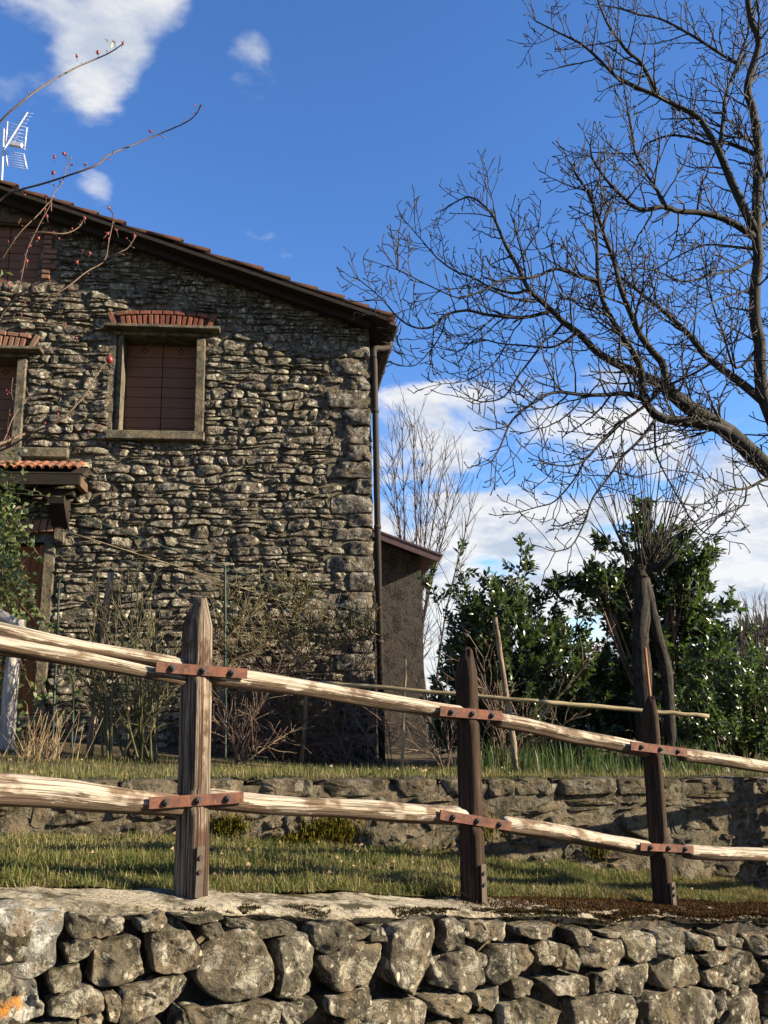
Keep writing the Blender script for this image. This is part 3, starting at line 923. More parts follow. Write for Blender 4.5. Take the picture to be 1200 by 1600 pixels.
# ------------------------------------------------------------------ retaining wall of the garden
UD = Vector((7.7, 2.15, 0)).normalized()
UN = Vector((UD.y, -UD.x, 0))
U0 = Vector((-3.2, 4.6, 0))
UFR = (U0, UD, UP, UN)
rwall = empty('retaining_wall', (0, yw(0), .5), 'low mortared stone retaining wall behind the fence, holding up the garden', 'wall')
cxu = UD.x
polys = courses(-2.0, 7.1, -.35, 1.4, .10, .21, .13, .46, .008, seed=2.0, split=.25, amp=.6, freq=2.0)
cnt = 0
for i, q in enumerate(polys):
    x = U0.x + cxu * q[1][0]
    lim = ztop(x) - .10
    zmx = max(z for _, z in q)
    if zmx > lim + .05 or zmx < zfoot(x) - .02:
        continue
    if zmx > lim:
        q = [(a, min(z, lim)) for a, z in q]
    mb = MB()
    stone(mb, q, UFR, random.uniform(.006, .034), .06, n=26, rings=((1.0, 0), (.97, .7), (.88, .97), (.74, 1.0), (.56, 1.0), (.36, 1.0), (.18, 1.0)), rough=.020, seed=i * 2.3, tilt=.4, cut=.12, facets=4, chip=.5)
    mb.build('stone', 'retaining_stone', rwall)
a = -2.0
while a < 7.1:
    w = random.uniform(.16, .62)
    x = U0.x + cxu * (a + w / 2)
    zt = ztop(x)
    mb = MB()
    stone(mb, [(a + .008, zt - .095), (a + w - .008, zt - .098), (a + w - .006, zt - .004), (a + w / 2, zt + random.uniform(-.004, .008)), (a + .006, zt)], UFR, random.uniform(.012, .040), .30, n=34, rings=((1.0, 0), (1.0, .6), (.95, .92), (.84, 1.0), (.66, 1.0), (.46, 1.0), (.25, 1.0)), rough=.015, seed=a * 5.1, tilt=.2, cut=.06, facets=4, chip=.4)
    mb.build('coping_stone', 'retaining_stone', rwall)
    a += w
mb = MB()
xs = np.linspace(-2.1, 7.2, 200)
zz = np.linspace(-.5, 1, 26)
vs = []
for a in xs:
    x = U0.x + cxu * a
    for z in zz:
        h = -.4 + (ztop(x) - .03 + .4) * (z + .5) / 1.5
        vs.append(U0 + UD * a + UP * h + UN * (.002 + .018 * fbm(a * 5, h * 5, 3)))
    vs.append(U0 + UD * a + UP * (ztop(x) - .03) - UN * .3)
m = len(zz) + 1
mb.add(vs, [(i * m + j, (i + 1) * m + j, (i + 1) * m + j + 1, i * m + j + 1) for i in range(len(xs) - 1) for j in range(m - 1)])
mb.build('mortar_core', 'wall_mortar', rwall)
pos = []
for (u, v, ru, rv, nn) in ((362, 1292, 34, 16, 700), (520, 1300, 50, 22, 1200), (470, 1318, 40, 14, 500), (935, 1330, 22, 16, 260), (760, 1300, 26, 22, 220)):
    for i in range(nn):
        h = hit(u + random.gauss(0, ru * .45), v + random.gauss(0, rv * .45), U0 + UN * .05, UN)
        pos.append(tuple(h + UN * random.uniform(-.03, .02)))
V, F = blades(np.array(pos), RNG.uniform(.02, .05, len(pos)), np.full(len(pos), .003), .9)
np_mesh('yellow_moss', V, F, 'moss_green', rwall, kind='stuff')

# ------------------------------------------------------------------ timber fence
fence = empty('wooden_fence', fpt(1.4, 0, zf(1.4)), 'weathered split-rail timber fence with pointed posts and rusty iron straps', 'fence')


def fs_of(u, v, off=0.0):
    h = hit(u, v, P1 - FN * off, FN)
    return (h - P1).dot(FD), h.z


PROT = math.radians(-14)


def post(u0, v0, u1, v1, straps, mat, seed):
    """Square post set diagonally with a pointed top; flats are cut into the ridge where a strap crosses."""
    sb, zb = fs_of(u1, v1)
    st, zt = fs_of(u0, v0)
    mb = MB()
    nz, ns = 64, 28
    vs = []
    R = .078
    for i in range(nz + 1):
        k = i / nz
        z = zb - .03 + (zt - zb + .03) * k
        cx_ = sb + (st - sb) * k
        tp = max(0.0, (k - .91) / .09)
        for j in range(ns):
            t = j / ns * 4
            e, f = int(t), t - int(t)
            cs_ = [(math.cos(q_ * math.pi / 2 + PROT), math.sin(q_ * math.pi / 2 + PROT)) for q_ in range(4)]
            a = Vector(cs_[e]) * (1 - f) + Vector(cs_[(e + 1) % 4]) * f      # x: out of fence, y: along
            rr = R * (1 - .10 * k)
            rr *= .97 - .10 * (1 - min(f, 1 - f) * 5 if min(f, 1 - f) < .2 else 0)
            g = noise.noise(Vector((a.x * 9 + seed, a.y * 9, z * 1.1))) * .05 + noise.noise(Vector((a.x * 26, a.y * 26 + seed, z * 2.0))) * .05
            rr *= 1 + g
            sh = (1 - tp * (.66 + .25 * vn(a.x * 3, a.y * 3, seed)))
            o, l = a.x * rr * sh, a.y * rr * sh
            if tp > 0:
                o += .02 * tp
            for zs in straps:
                if abs(z - zs) < .034:
                    o = min(o, .050)
                elif abs(z - zs) < .055:
                    o = min(o, .064)
            dz = 0.02 * tp * noise.noise(Vector((a.x * 4 + seed, a.y * 4, 2)))
            vs.append(P1 + FD * (cx_ + l) + FN * o + UP * (z + dz))
    uvs, fsx = [], []
    for i in range(nz):
        for j in range(ns):
            j2 = (j + 1) % ns
            fsx.append((i * ns + j, i * ns + j2, (i + 1) * ns + j2, (i + 1) * ns + j))
            L0, L1 = (zt - zb) * i / nz, (zt - zb) * (i + 1) / nz
            uvs.append([(j * .02, L0), ((j + 1) * .02, L0), ((j + 1) * .02, L1), (j * .02, L1)])
    fsx.append(tuple(nz * ns + j for j in range(ns)))
    uvs.append([(j * .01, 0) for j in range(ns)])
    mb.add(vs, fsx, uvs)
    return mb.build('post', mat, fence), zb


straps = [((243, 1042), (386, 1053), 19), ((232, 1255), (380, 1246), 21), ((687, 1111), (784, 1119), 18), ((687, 1273), (798, 1291), 18), ((985, 1165), (1073, 1176), 16), ((1000, 1323), (1083, 1327), 14)]


def strap_z(i):
    (a, b, h) = straps[i]
    return fs_of((a[0] + b[0]) / 2, (a[1] + b[1]) / 2, -.055)[1]


post(310, 936, 299, 1402, (strap_z(0), strap_z(1)), 'post_wood', 1.0)
post(727, 1014, 740, 1414, (strap_z(2), strap_z(3)), 'post_wood_dark', 5.0)
post(1013, 1088, 1036, 1417, (strap_z(4), strap_z(5)), 'post_wood_dark', 9.0)
# the next posts up and down the road stand just out of the picture
post(-150, 800, -205, 1420, (), 'post_wood', 13.0)
post(1262, 1140, 1300, 1424, (), 'post_wood_dark', 17.0)


def log(p_, q_, r0, r1, seed, bend=0.0, half=None, sides=32, off=0.0):
    s0, z0 = fs_of(*p_, off)
    s1, z1 = fs_of(*q_, off)
    n = 40
    pts, rad = [], []
    for i in range(n + 1):
        k = i / n
        pts.append(P1 + FD * (s0 + (s1 - s0) * k) - FN * (off + .012 * vn(k * 3, seed)) + UP * (z0 + (z1 - z0) * k + bend * math.sin(math.pi * k) + .012 * vn(k * 2.5, seed, 4)))
        e = min(1, .86 + k * 6, .86 + (1 - k) * 6)
        rad.append((r0 + (r1 - r0) * k) * (1 + .10 * vn(k * 4, seed, 9)) * e)

    def warp(a, L):
        c, s_ = math.cos(a), math.sin(a)
        w = 1 + .16 * noise.noise(Vector((c * 1.4, s_ * 1.4, L * 1.3 + seed))) + .11 * noise.noise(Vector((c * 5, s_ * 5, L * 2.2 + seed * 2)))
        w -= .55 * max(0, noise.noise(Vector((c * 4 + seed, s_ * 4, L * .7))) - .30)
        return w
    mb = MB()
    mb.tube(pts, rad, sides, True, warp)
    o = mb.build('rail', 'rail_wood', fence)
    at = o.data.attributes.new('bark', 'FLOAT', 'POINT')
    # strip darkens the rail towards its under side, wandering along the log
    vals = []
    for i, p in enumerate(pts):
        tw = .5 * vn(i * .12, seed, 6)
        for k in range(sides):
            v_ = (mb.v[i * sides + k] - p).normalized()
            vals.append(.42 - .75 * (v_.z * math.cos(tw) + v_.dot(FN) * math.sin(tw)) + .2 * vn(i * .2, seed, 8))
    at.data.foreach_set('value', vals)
    return o


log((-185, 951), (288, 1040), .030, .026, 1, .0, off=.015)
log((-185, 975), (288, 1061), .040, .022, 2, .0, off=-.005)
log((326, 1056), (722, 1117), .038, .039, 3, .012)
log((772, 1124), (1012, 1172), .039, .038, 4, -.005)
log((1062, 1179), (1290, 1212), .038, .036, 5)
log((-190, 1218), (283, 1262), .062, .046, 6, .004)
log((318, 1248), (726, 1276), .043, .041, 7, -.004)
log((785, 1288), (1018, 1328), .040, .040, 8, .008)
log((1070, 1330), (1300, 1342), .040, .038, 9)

for (a, b, h) in straps:
    s0, z0 = fs_of(*a, -.055)
    s1, z1 = fs_of(*b, -.055)
    hz = fs_of((a[0] + b[0]) / 2, (a[1] + b[1]) / 2 - h / 2, -.055)[1] - fs_of((a[0] + b[0]) / 2, (a[1] + b[1]) / 2 + h / 2, -.055)[1]
    A0, A1 = P1 + FD * s0 + FN * .056 + UP * z0, P1 + FD * s1 + FN * .056 + UP * z1
    ax = (A1 - A0) / 2
    upv = ax.cross(FN).normalized() * -1
    if upv.z < 0:
        upv = -upv
    mb = MB()
    mb.box((A0 + A1) / 2, ax, FN * .004, upv * hz * .43, .0012)
    st = mb.build('strap', 'rust', fence, False)
    for k in (.17, .5, .82):
        c = A0 + (A1 - A0) * k + FN * .004
        mb = MB()
        mb.tube([c, c + FN * .003], .017, 12)
        mb.tube([c + FN * .003, c + FN * .015], .0125, 6)
        mb.tube([c + FN * .015, c + FN * .022], .006, 8)
        mb.build('bolt', 'rust_dark', st, False)

for (u, v0, v1, w) in ((313, 1322, 1402, 12), (754, 1350, 1414, 9), (1050, 1378, 1417, 7)):
    s0, z0 = fs_of(u, v0, -.075)
    s1, z1 = fs_of(u + (v1 - v0) * (u - 600) * .00017, v1, -.075)
    A0, A1 = P1 + FD * s0 + FN * .080 + UP * z0, P1 + FD * s1 + FN * .080 + UP * z1
    mb = MB()
    mb.box((A0 + A1) / 2, FD * .016, FN * .004, (A1 - A0) / 2, .0012)
    br = mb.build('foot_bracket', 'plate_grey', fence, False)
    for k in (.22, .5):
        c = A0 + (A1 - A0) * k + FN * .004
        mb = MB()
        mb.tube([c, c + FN * .008], .009, 8)
        mb.build('bolt', 'rust_dark', br, False)

# ------------------------------------------------------------------ stone house
HA = math.radians(7)
HD = Vector((math.cos(HA), math.sin(HA), 0))       # along the gable wall, to the right
HN = Vector((math.sin(HA), -math.cos(HA), 0))      # out of the gable wall
H0 = P(582, 800, 10.0)
H0.z = 0


def ws(u, v, o=0.0):
    h = hit(u, v, H0 + HN * o, HN)
    return (h - H0).dot(HD), h.z


def W(s, z, o):
    return H0 + HD * s + HN * o + UP * z


def wbox(mb, s0, s1, z0, z1, o0, o1, bev=0.0):
    mb.box(W((s0 + s1) / 2, (z0 + z1) / 2, (o0 + o1) / 2), HD * (s1 - s0) / 2, HN * (o1 - o0) / 2, UP * (z1 - z0) / 2, bev)


OVH = .34
sA, zA = ws(614, 491, OVH)
sB, zB = ws(0, 282, OVH)
RS = (zB - zA) / (sB - sA)


def roofz(s):
    return zA + RS * (s - sA)


sR = -6.9
house = empty('stone_house', W(-3, .9, -1), 'old rubble stone house with brown shutters, brick window heads and tiled roof', 'house')

WIN1 = dict(fr=(181, 521, 322, 688), sh=(196, 531, 305, 672), slab=(160, 513, 346, 521), br=(178, 483, 328, 512))
f1 = [ws(WIN1['fr'][0], WIN1['fr'][3]), ws(WIN1['fr'][2], WIN1['fr'][1])]
# second window: same kind, further left and a little lower
r2 = ws(43, 600)[0]
W2S = r2 - ws(322, 600)[0]
W2Z = ws(40, 548)[1] - ws(330, 517)[1]
S1s = (ws(196, 600, -.26)[0], ws(305, 600, .045)[0])
S1z = (ws(250, 672, .09)[1], ws(250, 528, -.05)[1])
JAMB = .11
LINT = .05
SILL = .115
blocked, holes = [], []


def window_at(ds, dz, brickmat, name='window'):
    a0, a1 = S1s[0] + ds, S1s[1] + ds
    b0, b1 = S1z[0] + dz, S1z[1] + dz
    t = ws(165, 517)[0] + ds, ws(345, 517)[0] + ds
    mb = MB()
    wbox(mb, a0 - JAMB, a1 + JAMB, b0 - .02, b1 + LINT, -.40, -.312)
    w = mb.build(name, 'dark_beam', house, False)
    # jambs: the left one is splayed away from the opening
    mb = MB()
    vs = [W(a0 - JAMB - .01, z, -.34) for z in (b0, b1)] + [W(a0 - JAMB - .01, z, -.07) for z in (b0, b1)] + [W(a0, z, .02) for z in (b0, b1)] + [W(a0, z, -.34) for z in (b0, b1)]
    mb.add(vs, [(0, 2, 3, 1), (2, 4, 5, 3), (4, 6, 7, 5), (6, 0, 1, 7), (0, 6, 4, 2), (1, 3, 5, 7)])
    mb.build('jamb', 'dressed_stone', w, False)
    mb = MB()
    wbox(mb, a1, a1 + JAMB, b0, b1 - .03, -.34, .045, .01)
    mb.build('jamb', 'dressed_stone', w, False)
    mb = MB()
    wbox(mb, a0 - JAMB - .01, a1 + JAMB + .01, b1 + .003, b1 + LINT, -.34, .02, .006)
    mb.build('lintel', 'dressed_stone', w, False)
    mb = MB()
    wbox(mb, a0 - JAMB - .03, a1 + JAMB + .02, b0 - SILL, b0 - .003, -.34, .09, .012)
    mb.build('sill', 'dressed_stone', w, False)
    mb = MB()
    zt = b1 + LINT + .003
    wbox(mb, t[0], t[1], zt, zt + .042, -.1, .15, .008)
    mb.build('drip_slab', 'dressed_stone', w, False)
    # two shutter leaves of horizontal boards
    mid = (a0 + a1) / 2
    for (l0, l1) in ((a0 + .004, mid - .004), (mid + .004, a1 - .004)):
        z = b0 + .006
        hs = [1, 1, 1, 1, 1, 1, 1, 1, 1.25]
        u = (b1 - b0 - .012) / sum(hs)
        for k, hk in enumerate(hs):
            mb = MB()
            wbox(mb, l0, l1, z + .0025, z + hk * u - .0025, -.31 + .001 * (k % 2), -.265 - .004 * random.random(), .003)
            mb.build('shutter_board', 'shutter_wood', w, False)
            z += hk * u
        cz, cs_ = b1 - .085, (l0 + l1) / 2
        mb = MB()
        for (dx, dy) in ((0, .028), (0, -.028), (.03, 0), (-.03, 0)):
            mb.tube([W(cs_ + dx, cz + dy, -.275), W(cs_ + dx, cz + dy, -.262)], .0105, 10)
        mb.build('hole_disc', 'hole_dark', w, False)  # dark discs on the boards paint the shade of holes not cut
    for (sx, sg) in ((a0, 1), (a1, -1)):
        for zz_ in (b0 + .16, b1 - .12):
            mb = MB()
            wbox(mb, sx - .02, sx + .02, zz_ - .05, zz_ + .05, -.262, -.25, .004)
            mb.tube([W(sx - sg * .012, zz_ - .06, -.24), W(sx - sg * .012, zz_ + .06, -.24)], .011, 8)
            mb.build('hinge', 'iron', w, False)
    # brick head: a fan of upright bricks under a course of flat ones
    x0, x1 = ws(182, 500)[0] + ds, ws(325, 500)[0] + ds
    zb = ws(250, 513, .03)[1] + dz
    cx_ = (x0 + x1) / 2
    n = 15
    for k in range(n):
        f = (k + .5) / n
        x = x0 + .07 + (x1 - x0 - .14) * f
        r = (f - .5)
        ang = r * .42
        h = .145 + .035 * (1 - 4 * r * r)
        d1 = (HD * math.sin(ang) + UP * math.cos(ang))
        d2 = (HD * math.cos(ang) - UP * math.sin(ang))
        wd = (x1 - x0 - .14) / n
        mb = MB()
        mb.box(W(x + math.sin(ang) * h / 2, zb + h / 2, -.03 + random.uniform(0, .012)), d2 * (wd / 2 - .007), HN * .07, d1 * (h / 2 - .004), .006)
        mb.build('brick', brickmat, w, False)
    n = 8
    for k in range(n):
        f = (k + .5) / n
        r = f - .5
        ang = r * .40
        wd = (x1 - x0 - .03) / n
        x = x0 + .015 + (x1 - x0 - .03) * f + math.sin(ang) * .1
        z = zb + .145 + .035 * (1 - 4 * r * r) + .032
        mb = MB()
        mb.box(W(x, z, -.03 + random.uniform(0, .015)), (HD * math.cos(ang) - UP * math.sin(ang)) * (wd / 2 - .006), HN * .07, (HD * math.sin(ang) + UP * math.cos(ang)) * .026, .006)
        mb.build('brick', brickmat, w, False)
    for sg, xx in ((-1, x0), (1, x1)):
        mb = MB()
        ang = sg * .42
        mb.box(W(xx + math.sin(ang) * .11, zb + .10, -.02), (HD * math.cos(ang) - UP * math.sin(ang)) * .030, HN * .07, (HD * math.sin(ang) + UP * math.cos(ang)) * .10, .006)
        mb.build('brick', brickmat, w, False)
    holes.append((a0 - JAMB + .02, a1 + JAMB - .02, b0 - .06, b1 + LINT - .01))
    blocked.append((a0 - JAMB - .02, a1 + JAMB + .015, b0 - SILL - .01, b1 + LINT + .02))
    blocked.append((t[0], t[1], zt - .02, zt + .07))
    blocked.append((x0 - .05, x1 + .05, zt + .05, zb + .235))
    blocked.append((x0 + .15, x1 - .15, zb + .225, zb + .27))


window_at(0, 0, 'brick')
window_at(W2S, W2Z, 'brick_old')

# upper window close under the roof: shutter, with a brick reveal at its right
u1, z3a = ws(63, 442)
_, z3b = ws(63, 352)
u0 = u1 - .85
mb = MB()
wbox(mb, u0 - .02, u1 + .02, z3a - .02, z3b + .1, -.24, -.14)
w3 = mb.build('window', 'dark_beam', house, False)
z = z3a
k = 0
while z < z3b - .02:
    for (l0, l1) in ((u0, (u0 + u1) / 2 - .004), ((u0 + u1) / 2 + .004, u1)):
        mb = MB()
        wbox(mb, l0, l1, z + .003, min(z + .105, z3b), -.12, -.075 - .004 * (k % 2), .003)
        mb.build('shutter_board', 'shutter_wood', w3, False)
    z += .108
    k += 1
z = z3a + .05
while z < z3b - .1:
    mb = MB()
    wd = random.choice((.10, .17))
    wbox(mb, u1 + .012, u1 + .012 + wd, z, z + .055, -.1, .02 + random.uniform(0, .02), .007)
    mb.build('brick', 'brick_old', w3, False)
    z += .068
mb = MB()
wbox(mb, u0 - .1, u1 + .1, z3b + .01, z3b + .12, -.2, .03, .01)
mb.build('lintel', 'beam_wood', w3, False)
holes.append((u0 + .02, u1 - .02, z3a, z3b))
blocked += [(u0 - .05, u1 + .2, z3a - .01, z3b + .12)]

# door with stone surround, under the porch canopy
d1, zd0 = ws(42, 1117)
_, zd1 = ws(42, 850)
d0 = d1 - .95
mb = MB()
wbox(mb, d0 - .05, d1 + .02, zd0 - .02, zd1 + .05, -.26, -.19)
door = mb.build('door', 'dark_beam', house, False)
for k in range(8):
    mb = MB()
    w_ = (d1 - d0) / 8
    wbox(mb, d0 + k * w_ + .003, d0 + (k + 1) * w_ - .003, zd0 + .01, zd1, -.19, -.14 + .003 * (k % 2), .004)
    mb.build('door_plank', 'door_wood', door, False)
mb = MB()
wbox(mb, d1, d1 + .055, zd0, zd1, -.22, -.04, .006)
mb.build('door_frame', 'door_wood', door, False)
mb = MB()
wbox(mb, d1 + .06, d1 + .19, zd0, zd1 + .06, -.24, .02, .012)
mb.build('jamb', 'dressed_stone', door, False)
mb = MB()
wbox(mb, d0 - .3, d1 + .45, zd0 - .14, zd0 - .005, -.2, .42, .02)
mb.build('door_step', 'dressed_stone', door, False)
holes.append((d0, d1 + .12, zd0 - .05, zd1 + .04))
blocked += [(d0 - .1, d1 + .2, zd0 - .1, zd1 + .08)]

# relieving brickwork over the door head
for k in range(9):
    mb = MB()
    x = d1 + .22 - k * .085
    mb.box(W(x, zd1 + .20 + .012 * math.sin(k), .01), HD * .036, HN * .05, UP * .075 + HD * .012, .006)
    mb.build('brick', 'brick_old', door, False)
blocked += [(d1 - .6, d1 + .28, zd1 + .08, zd1 + .3)]

# porch canopy: mortar flashing, three rows of little barrel tiles, dark timber frame on a corbel
cs1, cz1 = ws(143, 727)
can = part_empty('porch_canopy', W(cs1 - .9, cz1 - .4, .25), house)
c0 = cs1 - 1.75
mb = MB()
wbox(mb, c0, cs1, cz1 - .06, cz1 + .03, -.05, .09, .02)
mb.build('flashing', 'coping_concrete', can)
OUT, DROP = .36, .17
blocked += [(c0, cs1 + .02, cz1 - .06, cz1 + .05)]


def barrel(mb, p, ax, across, upn, length, r0, r1, th=.014, n=8):
    """Half-round clay tile: p = upper end centre, ax = unit down-slope."""
    vs = []
    for (d, r) in ((0, r0), (length, r1)):
        for rr in (r, r - th):
            for k in range(n + 1):
                a = math.pi * k / n
                vs.append(p + ax * d + across * (math.cos(a) * rr) + upn * (math.sin(a) * rr))
    m = n + 1
    fs = []
    for k in range(n):
        fs += [(k, k + 1, 2 * m + k + 1, 2 * m + k), (m + k, 3 * m + k, 3 * m + k + 1, m + k + 1), (2 * m + k, 2 * m + k + 1, 3 * m + k + 1, 3 * m + k), (k, m + k, m + k + 1, k + 1)]
    fs += [(0, 2 * m, 3 * m, m), (n, m + n, 3 * m + n, 2 * m + n)]
    mb.add(vs, fs)


sl = (HN * OUT - UP * DROP).normalized()
sn = (HN * DROP + UP * OUT).normalized()
for row in range(3):
    x = c0 + .05
    while x < cs1 - .02:
        mb = MB()
        st_ = W(x + random.uniform(-.006, .006), cz1 - .02, .06) + sl * (.105 * row) + sn * (.012 + .006 * random.random())
        barrel(mb, st_, (sl - sn * -.03).normalized(), HD, sn, .15, .040, .047)
        mb.build('tile', 'tile', can)
        x += .1
mb = MB()
mb.box(W((c0 + cs1) / 2, cz1 - .035 - DROP / 2, .06 + OUT / 2) - sn * .02, HD * (cs1 - c0) / 2, sl * .20, sn * .012)
mb.build('deck_board', 'dark_beam', can, False)
zfa = cz1 - .05 - DROP
mb = MB()
wbox(mb, c0, cs1 - .02, zfa - .13, zfa - .01, .06 + OUT - .04, .06 + OUT, .004)
mb.build('fascia', 'dark_beam', can, False)
mb = MB()
for sx in (cs1 - .06, cs1 - .62, cs1 - 1.2):
    wbox(mb, sx - .035, sx + .035, zfa - .13, zfa - .02, -.1, .06 + OUT - .05, .004)
mb.build('rafter', 'beam_wood', can, False)
mb = MB()
wbox(mb, c0, cs1 - .12, zfa - .22, zfa - .135, .16, .28, .006)
mb.build('beam', 'dark_beam', can, False)
for sx in (cs1 - .30, cs1 - 1.5):
    mb = MB()
    vs = [W(sx + e, z, o) for e in (-.09, .09) for (z, o) in ((zfa - .23, -.1), (zfa - .23, .33), (zfa - .32, .31), (zfa - .55, .06), (zfa - .57, -.1))]
    mb.add(vs, [(4, 3, 2, 1, 0), (5, 6, 7, 8, 9)] + [(k, (k + 1) % 5, 5 + (k + 1) % 5, 5 + k) for k in range(5)])
    mb.build('corbel', 'dark_beam', can, False)
    mb = MB()
    vs = [W(sx + e, z, o) for e in (-.05, .05) for (z, o) in ((zfa - .58, -.1), (zfa - .58, .10), (zfa - .73, .08), (zfa - .75, -.1))]
    mb.add(vs, [(3, 2, 1, 0), (4, 5, 6, 7)] + [(k, (k + 1) % 4, 4 + (k + 1) % 4, 4 + k) for k in range(4)])
    mb.build('corbel_stone', 'dressed_stone', can, False)

# big dressed slab over the canopy
sl0, slz = ws(8, 722)
sl1, slz1 = ws(108, 706)
mb = MB()
wbox(mb, sl0 - .3, sl1, slz + .05, slz1 + .04, -.1, .05, .015)
mb.build('stone_slab', 'dressed_stone', house, False)
blocked += [(sl0 - .4, sl1 + .02, slz + .03, slz1 + .05)]

# the wall face: mortar bed, then the stones one by one
HSL, HZ0 = -8.2, .2
mb = MB()
ss = np.arange(HSL, .001, .09)
ss[-1] = 0
zs_ = np.arange(HZ0, roofz(HSL) - .1, .08)
idx = {}
vs, fs = [], []


def gv(i, j):
    if (i, j) not in idx:
        s, z = float(ss[i]), float(zs_[j])
        z = min(z, roofz(s) - .12)
        idx[(i, j)] = len(vs)
        vs.append(W(s, z, -.012 + .022 * fbm(s * 3.3, z * 3.3, 1) + .012 * vn(s * 11, z * 11)))
    return idx[(i, j)]


for i in range(len(ss) - 1):
    for j in range(len(zs_) - 1):
        cs_, cz_ = (ss[i] + ss[i + 1]) / 2, (zs_[j] + zs_[j + 1]) / 2
        if zs_[j] > roofz(cs_) - .12 or any(h[0] < cs_ < h[1] and h[2] < cz_ < h[3] for h in holes):
            continue
        fs.append((gv(i, j), gv(i + 1, j), gv(i + 1, j + 1), gv(i, j + 1)))
mb.add(vs, fs)
hw = mb.build('gable_wall', 'house_mortar', house)
mb = MB()
zr = roofz(sR) - .14
out = [(-.03, HZ0), (-.03, roofz(0) - .14), (sR, zr), (sR * 2 + .2, roofz(0) - .14), (sR * 2 + .2, HZ0)]
vs = [W(s, z, o) for o in (-.41, -8.0) for s, z in out]
n = len(out)
mb.add(vs, [tuple(range(n)), tuple(range(2 * n - 1, n - 1, -1))] + [(k, k + n, (k + 1) % n + n, (k + 1) % n) for k in range(n)])
wbox(mb, -.06, -.005, HZ0, roofz(0) - .15, -.3, -.01)
mb.build('wall_body', 'house_mortar', house, False)

HFR = (H0, HD, UP, HN)
qpolys, z, k = [], .55, 0
while z < roofz(0) - .4:
    h = random.uniform(.15, .25)
    w = (.52 if k % 2 else .30) * random.uniform(.85, 1.15)
    qpolys.append([(-w, z + .008), (-w / 2, z + .004), (.005, z + .008), (.005, z + h - .008), (-w / 2, z + h - .004), (-w + random.uniform(-.02, .02), z + h - .01)])
    blocked.append((-w - .01, .1, z, z + h))
    z += h
    k += 1
rub = courses(HSL, .0, .45, roofz(HSL), .055, .135, .10, .36, .009, blocked, amp=.6, split=.22, freq=2.2, seed=6.0)
items = []
for q in rub:
    if max(z - roofz(a) for a, z in q) > -.10:
        q = [(a, min(z, roofz(a) - .14)) for a, z in q]
        if max(z for _, z in q) - min(z for _, z in q) < .05:
            continue
    items.append((q, 'house_stone'))
items = [(q, 'quoin_stone') for q in qpolys] + items


def area(q):
    return abs(sum(a[0] * b[1] - b[0] * a[1] for a, b in zip(q, q[1:] + q[:1]))) / 2


def seen(q):
    a, z = q[1]
    return a > -5.6 and z > 1.0 and z < roofz(a)


order = sorted(range(len(items)), key=lambda i: -(area(items[i][0]) * (1 if seen(items[i][0]) else .01) + (9 if items[i][1] == 'quoin_stone' else 0)))
rest = MB()
for rank, i in enumerate(order):
    q, mt = items[i]
    one = rank < 300
    mb = MB() if one else rest
    qn = mt == 'quoin_stone'
    stone(mb, q, HFR, random.uniform(.02, .045) if qn else max(.005, random.gauss(.018, .010)), .07, n=20 if qn else 16, rings=((1.0, 0), (.985, .75), (.93, .98), (.7, 1.0), (.36, 1.0)), rough=.016, seed=i * 1.9, tilt=.25 if qn else .42, cut=.06 if qn else .08, facets=3, chip=.4)
    if one:
        mb.build('stone', mt, hw)
o = rest.build('rubble_stones', 'house_stone', hw)
o['kind'] = 'stuff'

# roof: timber deck, barrel tiles along the verge, gutter and downpipe
mb = MB()
ed = (HD - UP * -RS).normalized()                  # down the slope, to the right
en = (UP - HD * RS).normalized()
L = (sA - sR) / ed.dot(HD)
top = W(sR, roofz(sR), 0)
pr = [(top + ed * d + en * h, ) for d in (0, L) for h in (-.06, -.115)]
vs = []
for o_ in (OVH - .01, -8.3):
    for d in (-.05, L - .02):
        for h in (-.055, -.10):
            vs.append(top + ed * d + en * h + HN * o_)
mb.add(vs, [(0, 1, 3, 2), (4, 6, 7, 5), (0, 2, 6, 4), (1, 5, 7, 3), (2, 3, 7, 6), (0, 4, 5, 1)])
ed2 = (-HD - UP * -RS).normalized()
en2 = (UP + HD * RS).normalized()
vs = []
for o_ in (OVH - .01, -8.3):
    for d in (.02, L + .3):
        for h in (-.06, -.105):
            vs.append(top + ed2 * d + en2 * h + HN * o_)
mb.add(vs, [(0, 1, 3, 2), (4, 6, 7, 5), (0, 2, 6, 4), (1, 5, 7, 3), (2, 3, 7, 6), (0, 4, 5, 1)])
roof = mb.build('roof', 'dark_beam', house, False)
mb = MB()
vs = []
for o_ in (OVH - .16, OVH - .25):
    for d in (.0, L - .22):
        for h in (-.102, -.19):
            vs.append(top + ed * d + en * h + HN * o_)
mb.add(vs, [(0, 1, 3, 2), (4, 6, 7, 5), (0, 2, 6, 4), (1, 5, 7, 3), (2, 3, 7, 6), (0, 4, 5, 1)])
mb.build('verge_rafter', 'dark_beam', roof, False)
for kk in range(7):
    mb = MB()
    d = L - .42
    mb.box(top + ed * (L - .26) + en * -.15 + HN * (-.55 - kk * 1.1), ed * .24, HN * .05, en * .048)
    mb.build('rafter_end', 'dark_beam', roof, False)
for col in range(3):
    o_ = OVH - .095 - .2 * col
    d = L - .40
    k = 0
    while d > -.1:
        mb = MB()
        jit = random.uniform(-.012, .018)
        barrel(mb, top + ed * (d + random.uniform(-.02, .03)) + en * (-.062 + .012 + jit) + HN * (o_ + random.uniform(-.01, .012)), (ed + en * (.065 + random.uniform(-.02, .02))).normalized(), HN, en, .44, .070, .086, .016)
        if random.random() < .985 or col:
            mb.build('tile', 'roof_tile', roof)
        d -= .355
        k += 1
mb = MB()                                            # tiled slope behind the verge
nn_ = 170
vs = []
